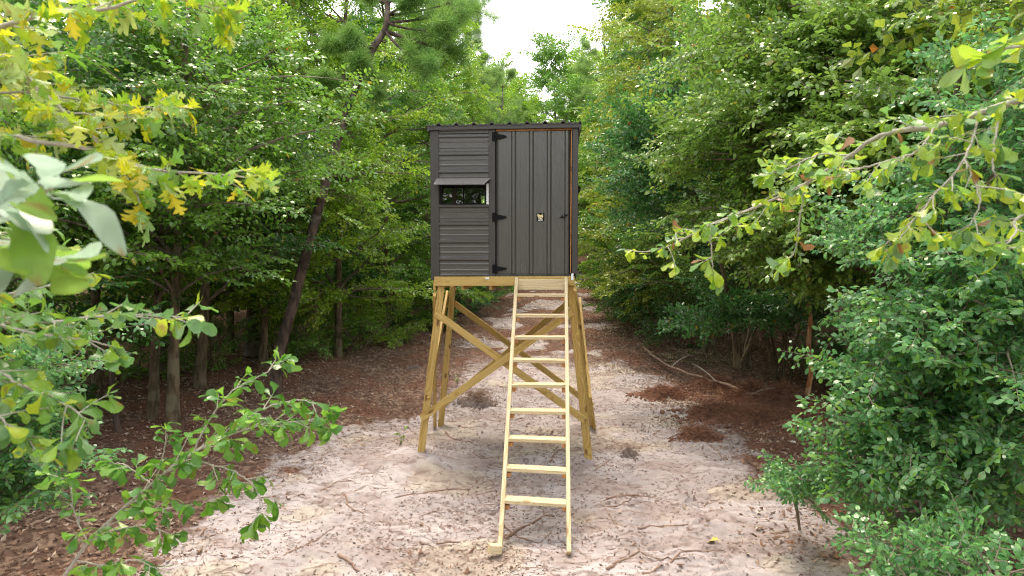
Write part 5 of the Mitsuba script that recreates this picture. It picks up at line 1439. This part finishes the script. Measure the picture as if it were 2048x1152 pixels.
def mound(key, label, cat, cx, cy, rx, ry, h, mat, strand_mat, n_strand, seed, strand=(0.08, 0.35)):
    """A lumpy heap with roots and fibres sticking out of it."""
    r = np.random.default_rng(seed)
    k = key_for(key)
    tag(k, label, cat)
    n = 46
    a, b = np.meshgrid(np.linspace(0, 2 * np.pi, n, endpoint=False), np.linspace(0, 1, 22))
    edge = 0.45 + 1.1 * meshkit.fbm(np.stack([2.2 * np.cos(a), 2.2 * np.sin(a), 0 * a + seed], -1), 3, seed)
    x, y = cx + rx * b * edge * np.cos(a), cy + ry * b * edge * np.sin(a)
    q = np.stack([x, y, 0 * x], -1)
    lump = meshkit.fbm(q * 4.5 + seed, 4, seed) + 0.5 * meshkit.fbm(q * 17 + seed, 3, seed + 5)
    z = ground_z(x, y) + h * (1 - b ** 2) * (0.15 + 1.1 * lump) - 0.03 * b ** 4 - 0.004
    v = np.stack([x, y, z], -1).reshape(-1, 3)
    f = []
    for i in range(21):
        for j in range(n):
            f += [(i * n + j, (i + 1) * n + j, (i + 1) * n + (j + 1) % n), (i * n + j, (i + 1) * n + (j + 1) % n, i * n + (j + 1) % n)]
    scene[k + '__soil'] = ply((v, np.array(f)), mat, 80)
    i = r.integers(0, n * 17, n_strand)
    p0 = v[i]
    d = norm(np.stack([r.normal(0, 1, n_strand), r.normal(0, 1, n_strand), np.abs(r.normal(0.12, 0.35, n_strand))], 1))
    L = r.uniform(*strand, n_strand)[:, None]
    p1 = p0 + d * L * 0.5
    p2 = p1 + norm(d + r.normal(0, 0.5, (n_strand, 3)) + [0, 0, -0.35]) * L * 0.5
    rr = r.uniform(0.0012, 0.005, n_strand)
    scene[k + '__roots'] = ply(batch_tubes(np.vstack([p0, p1]), np.vstack([p1, p2]), np.concatenate([rr, rr * 0.8]), np.concatenate([rr * 0.8, rr * 0.4]), 4), strand_mat)
    tag(k + '__roots', kind='stuff')
    # crumbs of the same stuff spilt round the heap
    m = 40 + n_strand // 4
    ang, dist = r.uniform(0, 6.283, m), np.sqrt(r.random(m)) * 1.5
    x, y = cx + rx * dist * np.cos(ang), cy + ry * dist * np.sin(ang)
    sz = r.uniform(0.010, 0.055, m) * r.uniform(0.3, 1, m)
    V = iv[None] * sz[:, None, None] * r.uniform(0.6, 1.3, (m, len(iv), 1)) + np.stack([x, y, ground_z(x, y) + sz * 0.15], 1)[:, None]
    scene[k + '__crumbs'] = ply((V.reshape(-1, 3), (if_[None] + (np.arange(m) * len(iv))[:, None, None]).reshape(-1, 3)), mat)
    tag(k + '__crumbs', kind='stuff')
    return k


c = (-0.803, 3.636, 0.000)
mound('root_clump', 'dark clump of roots and soil under the blind behind the front legs', 'root clump', c[0], c[1], 0.34, 0.24, 0.15, 'mat_root', 'mat_stick', 260, 11, (0.10, 0.5))
c = (1.682, 0.383, 0.000)
mound('root_clump', 'small dark root stub right of the front right leg', 'root clump', c[0], c[1], 0.10, 0.08, 0.10, 'mat_root', 'mat_stick', 40, 12, (0.08, 0.35))
c = (-2.822, 7.498, 0.000)
mound('root_clump', 'small dark clump left of the left rear leg', 'root clump', c[0], c[1], 0.11, 0.09, 0.08, 'mat_root', 'mat_stick', 40, 17, (0.05, 0.2))
for i, (px, rx, ry, h, lb) in enumerate([((3.427, 2.985, 0.000), 0.75, 0.42, 0.16, 'red-brown mulch heap nearest the lane centre on the right'), ((4.739, 3.660, -0.000), 0.85, 0.55, 0.26, 'larger dark red mulch heap beside the big bush'),
                                        ((2.830, 4.627, -0.000), 0.6, 0.35, 0.12, 'flat patch of reddish mulch right of the blind legs'), ((4.097, 5.482, 0.000), 0.7, 0.5, 0.16, 'mulch heap lying against the fallen log'),
                                        ((2.797, 1.345, 0.000), 0.35, 0.2, 0.10, 'small reddish mulch lump above the tyre tracks'), ((4.811, 2.389, 0.000), 0.5, 0.4, 0.2, 'mulch heap half hidden by the big bush'), ((3.930, 2.663, 0.000), 0.7, 0.35, 0.16, 'mulch heap between the two larger ones on the right'), ((4.376, 4.274, 0.000), 0.8, 0.4, 0.2, 'mulch heap just in front of the fallen log')]):
    mound('mulch_heap', lb, 'mulch heap', px[0], px[1], rx * 0.85, ry * 0.85, h * 1.2, 'mat_peat', 'mat_peat_fibre', int(1900 * rx), 20 + i, (0.05, 0.3))

# brush heaped at the lane's right edge: cut twigs with withered leaves
for i, (c, rx, ry, h, lb) in enumerate([((3.735, 14.782, 0.000), 1.1, 1.6, 0.35, 'heap of cut brush and withered leaves right of the blind'), ((4.328, 9.227, 0.000), 0.9, 0.9, 0.25, 'lower brush heap in front of the slender mossy stems')]):
    k = key_for('brush_heap')
    tag(k, lb, 'brush heap')
    n = 420
    x, y = c[0] + lrng.normal(0, rx * 0.5, n), c[1] + lrng.normal(0, ry * 0.5, n)
    fall = np.exp(-(((x - c[0]) / rx) ** 2 + ((y - c[1]) / ry) ** 2))
    p0 = np.stack([x, y, ground_z(x, y) + h * fall * lrng.random(n)], 1)
    d = norm(np.stack([lrng.normal(0, 1, n), lrng.normal(0, 1, n), lrng.normal(0, 0.22, n)], 1))
    p1 = p0 + d * lrng.uniform(0.2, 0.9, (n, 1))
    scene[k + '__twigs'] = ply(batch_tubes(p0, p1, lrng.uniform(0.003, 0.011, n), 0.003, 4), 'mat_stick')
    tag(k + '__twigs', kind='stuff')
    n = 2600
    x, y = c[0] + lrng.normal(0, rx * 0.55, n), c[1] + lrng.normal(0, ry * 0.55, n)
    fall = np.exp(-(((x - c[0]) / rx) ** 2 + ((y - c[1]) / ry) ** 2))
    P = np.stack([x, y, ground_z(x, y) + h * fall * lrng.random(n) + 0.01], 1)
    cl = np.asarray([(0.30, 0.21, 0.14), (0.20, 0.12, 0.07), (0.38, 0.30, 0.20), (0.18, 0.19, 0.07), (0.12, 0.16, 0.05)])[lrng.integers(0, 5, n)]
    scene[k + '__withered_leaves'] = ply(bake(LEAF_FAR, P, lrng.normal(0, 1, (n, 3)), lrng.normal(0, 0.8, (n, 3)) + [0, 0, 1], lrng.uniform(0.04, 0.085, n)), 'mat_litter', color=np.repeat(cl, 4, 0))
    tag(k + '__withered_leaves', kind='stuff')

# the big yellow leaf and a few pale ones on the sand
for (c, s, col, lb) in [((2.246, -2.416, 0.000), 0.16, (0.50, 0.36, 0.08), 'big yellow fallen leaf at the bottom right of the sand'), ((-7.929, 15.427, 0.000), 0.17, (0.5, 0.22, 0.08), 'orange fallen leaf on the litter right of the leaning pine'),
                        ((4.127, 1.330, 0.000), 0.14, (0.62, 0.58, 0.54), 'pale fallen leaf below the mulch on the right'), ((-4.625, -0.392, 0.000), 0.13, (0.55, 0.30, 0.12), 'orange-brown fallen leaf among the sapling leaves')]:
    v, f = LEAF_LOBED2
    a = lrng.uniform(0, 6.28)
    D, Bv, Nn = frames(np.array([[math.cos(a), math.sin(a), 0.12]]), np.array([[0.1, -0.3, 1.0]]))
    m = v * [s, s * 1.2, s * 1.5] @ np.stack([D[0], Bv[0], Nn[0]])
    p = np.array([c[0], c[1], gz1(c[0], c[1]) + 0.03])
    k = put('fallen_leaf', (m + p, f), 'mat_litter', color=np.tile(col, (len(v), 1)))
    tag(k, lb, 'fallen leaf')

# seedlings on the lane
for c, lb in (((-1.401, 5.354, 0.000), 'tiny green seedling beside the left rear leg'), ((-1.514, 0.517, 0.000), 'few green leaves at the foot of the left front leg')):
    k = key_for('seedling')
    tag(k, lb, 'seedling')
    z0 = gz1(c[0], c[1])
    n = 9
    P = np.stack([c[0] + lrng.normal(0, 0.04, n), c[1] + lrng.normal(0, 0.04, n), z0 + lrng.uniform(0.06, 0.2, n)], 1)
    scene[k + '__stem'] = ply(batch_tubes(np.tile([(c[0], c[1], z0 - 0.02)], (n, 1)), P, 0.0025, 0.0015, 4), 'mat_twig')
    scene[k + '__leaves'] = ply(bake(LEAF_OVAL, P, lrng.normal(0, 1, (n, 3)), lrng.normal(0, 0.3, (n, 3)) + [0, 0, 1], lrng.uniform(0.05, 0.09, n)), 'mat_leaf_near', color=np.tile((0.2, 0.3, 0.05), (n * len(LEAF_OVAL[0]), 1)))
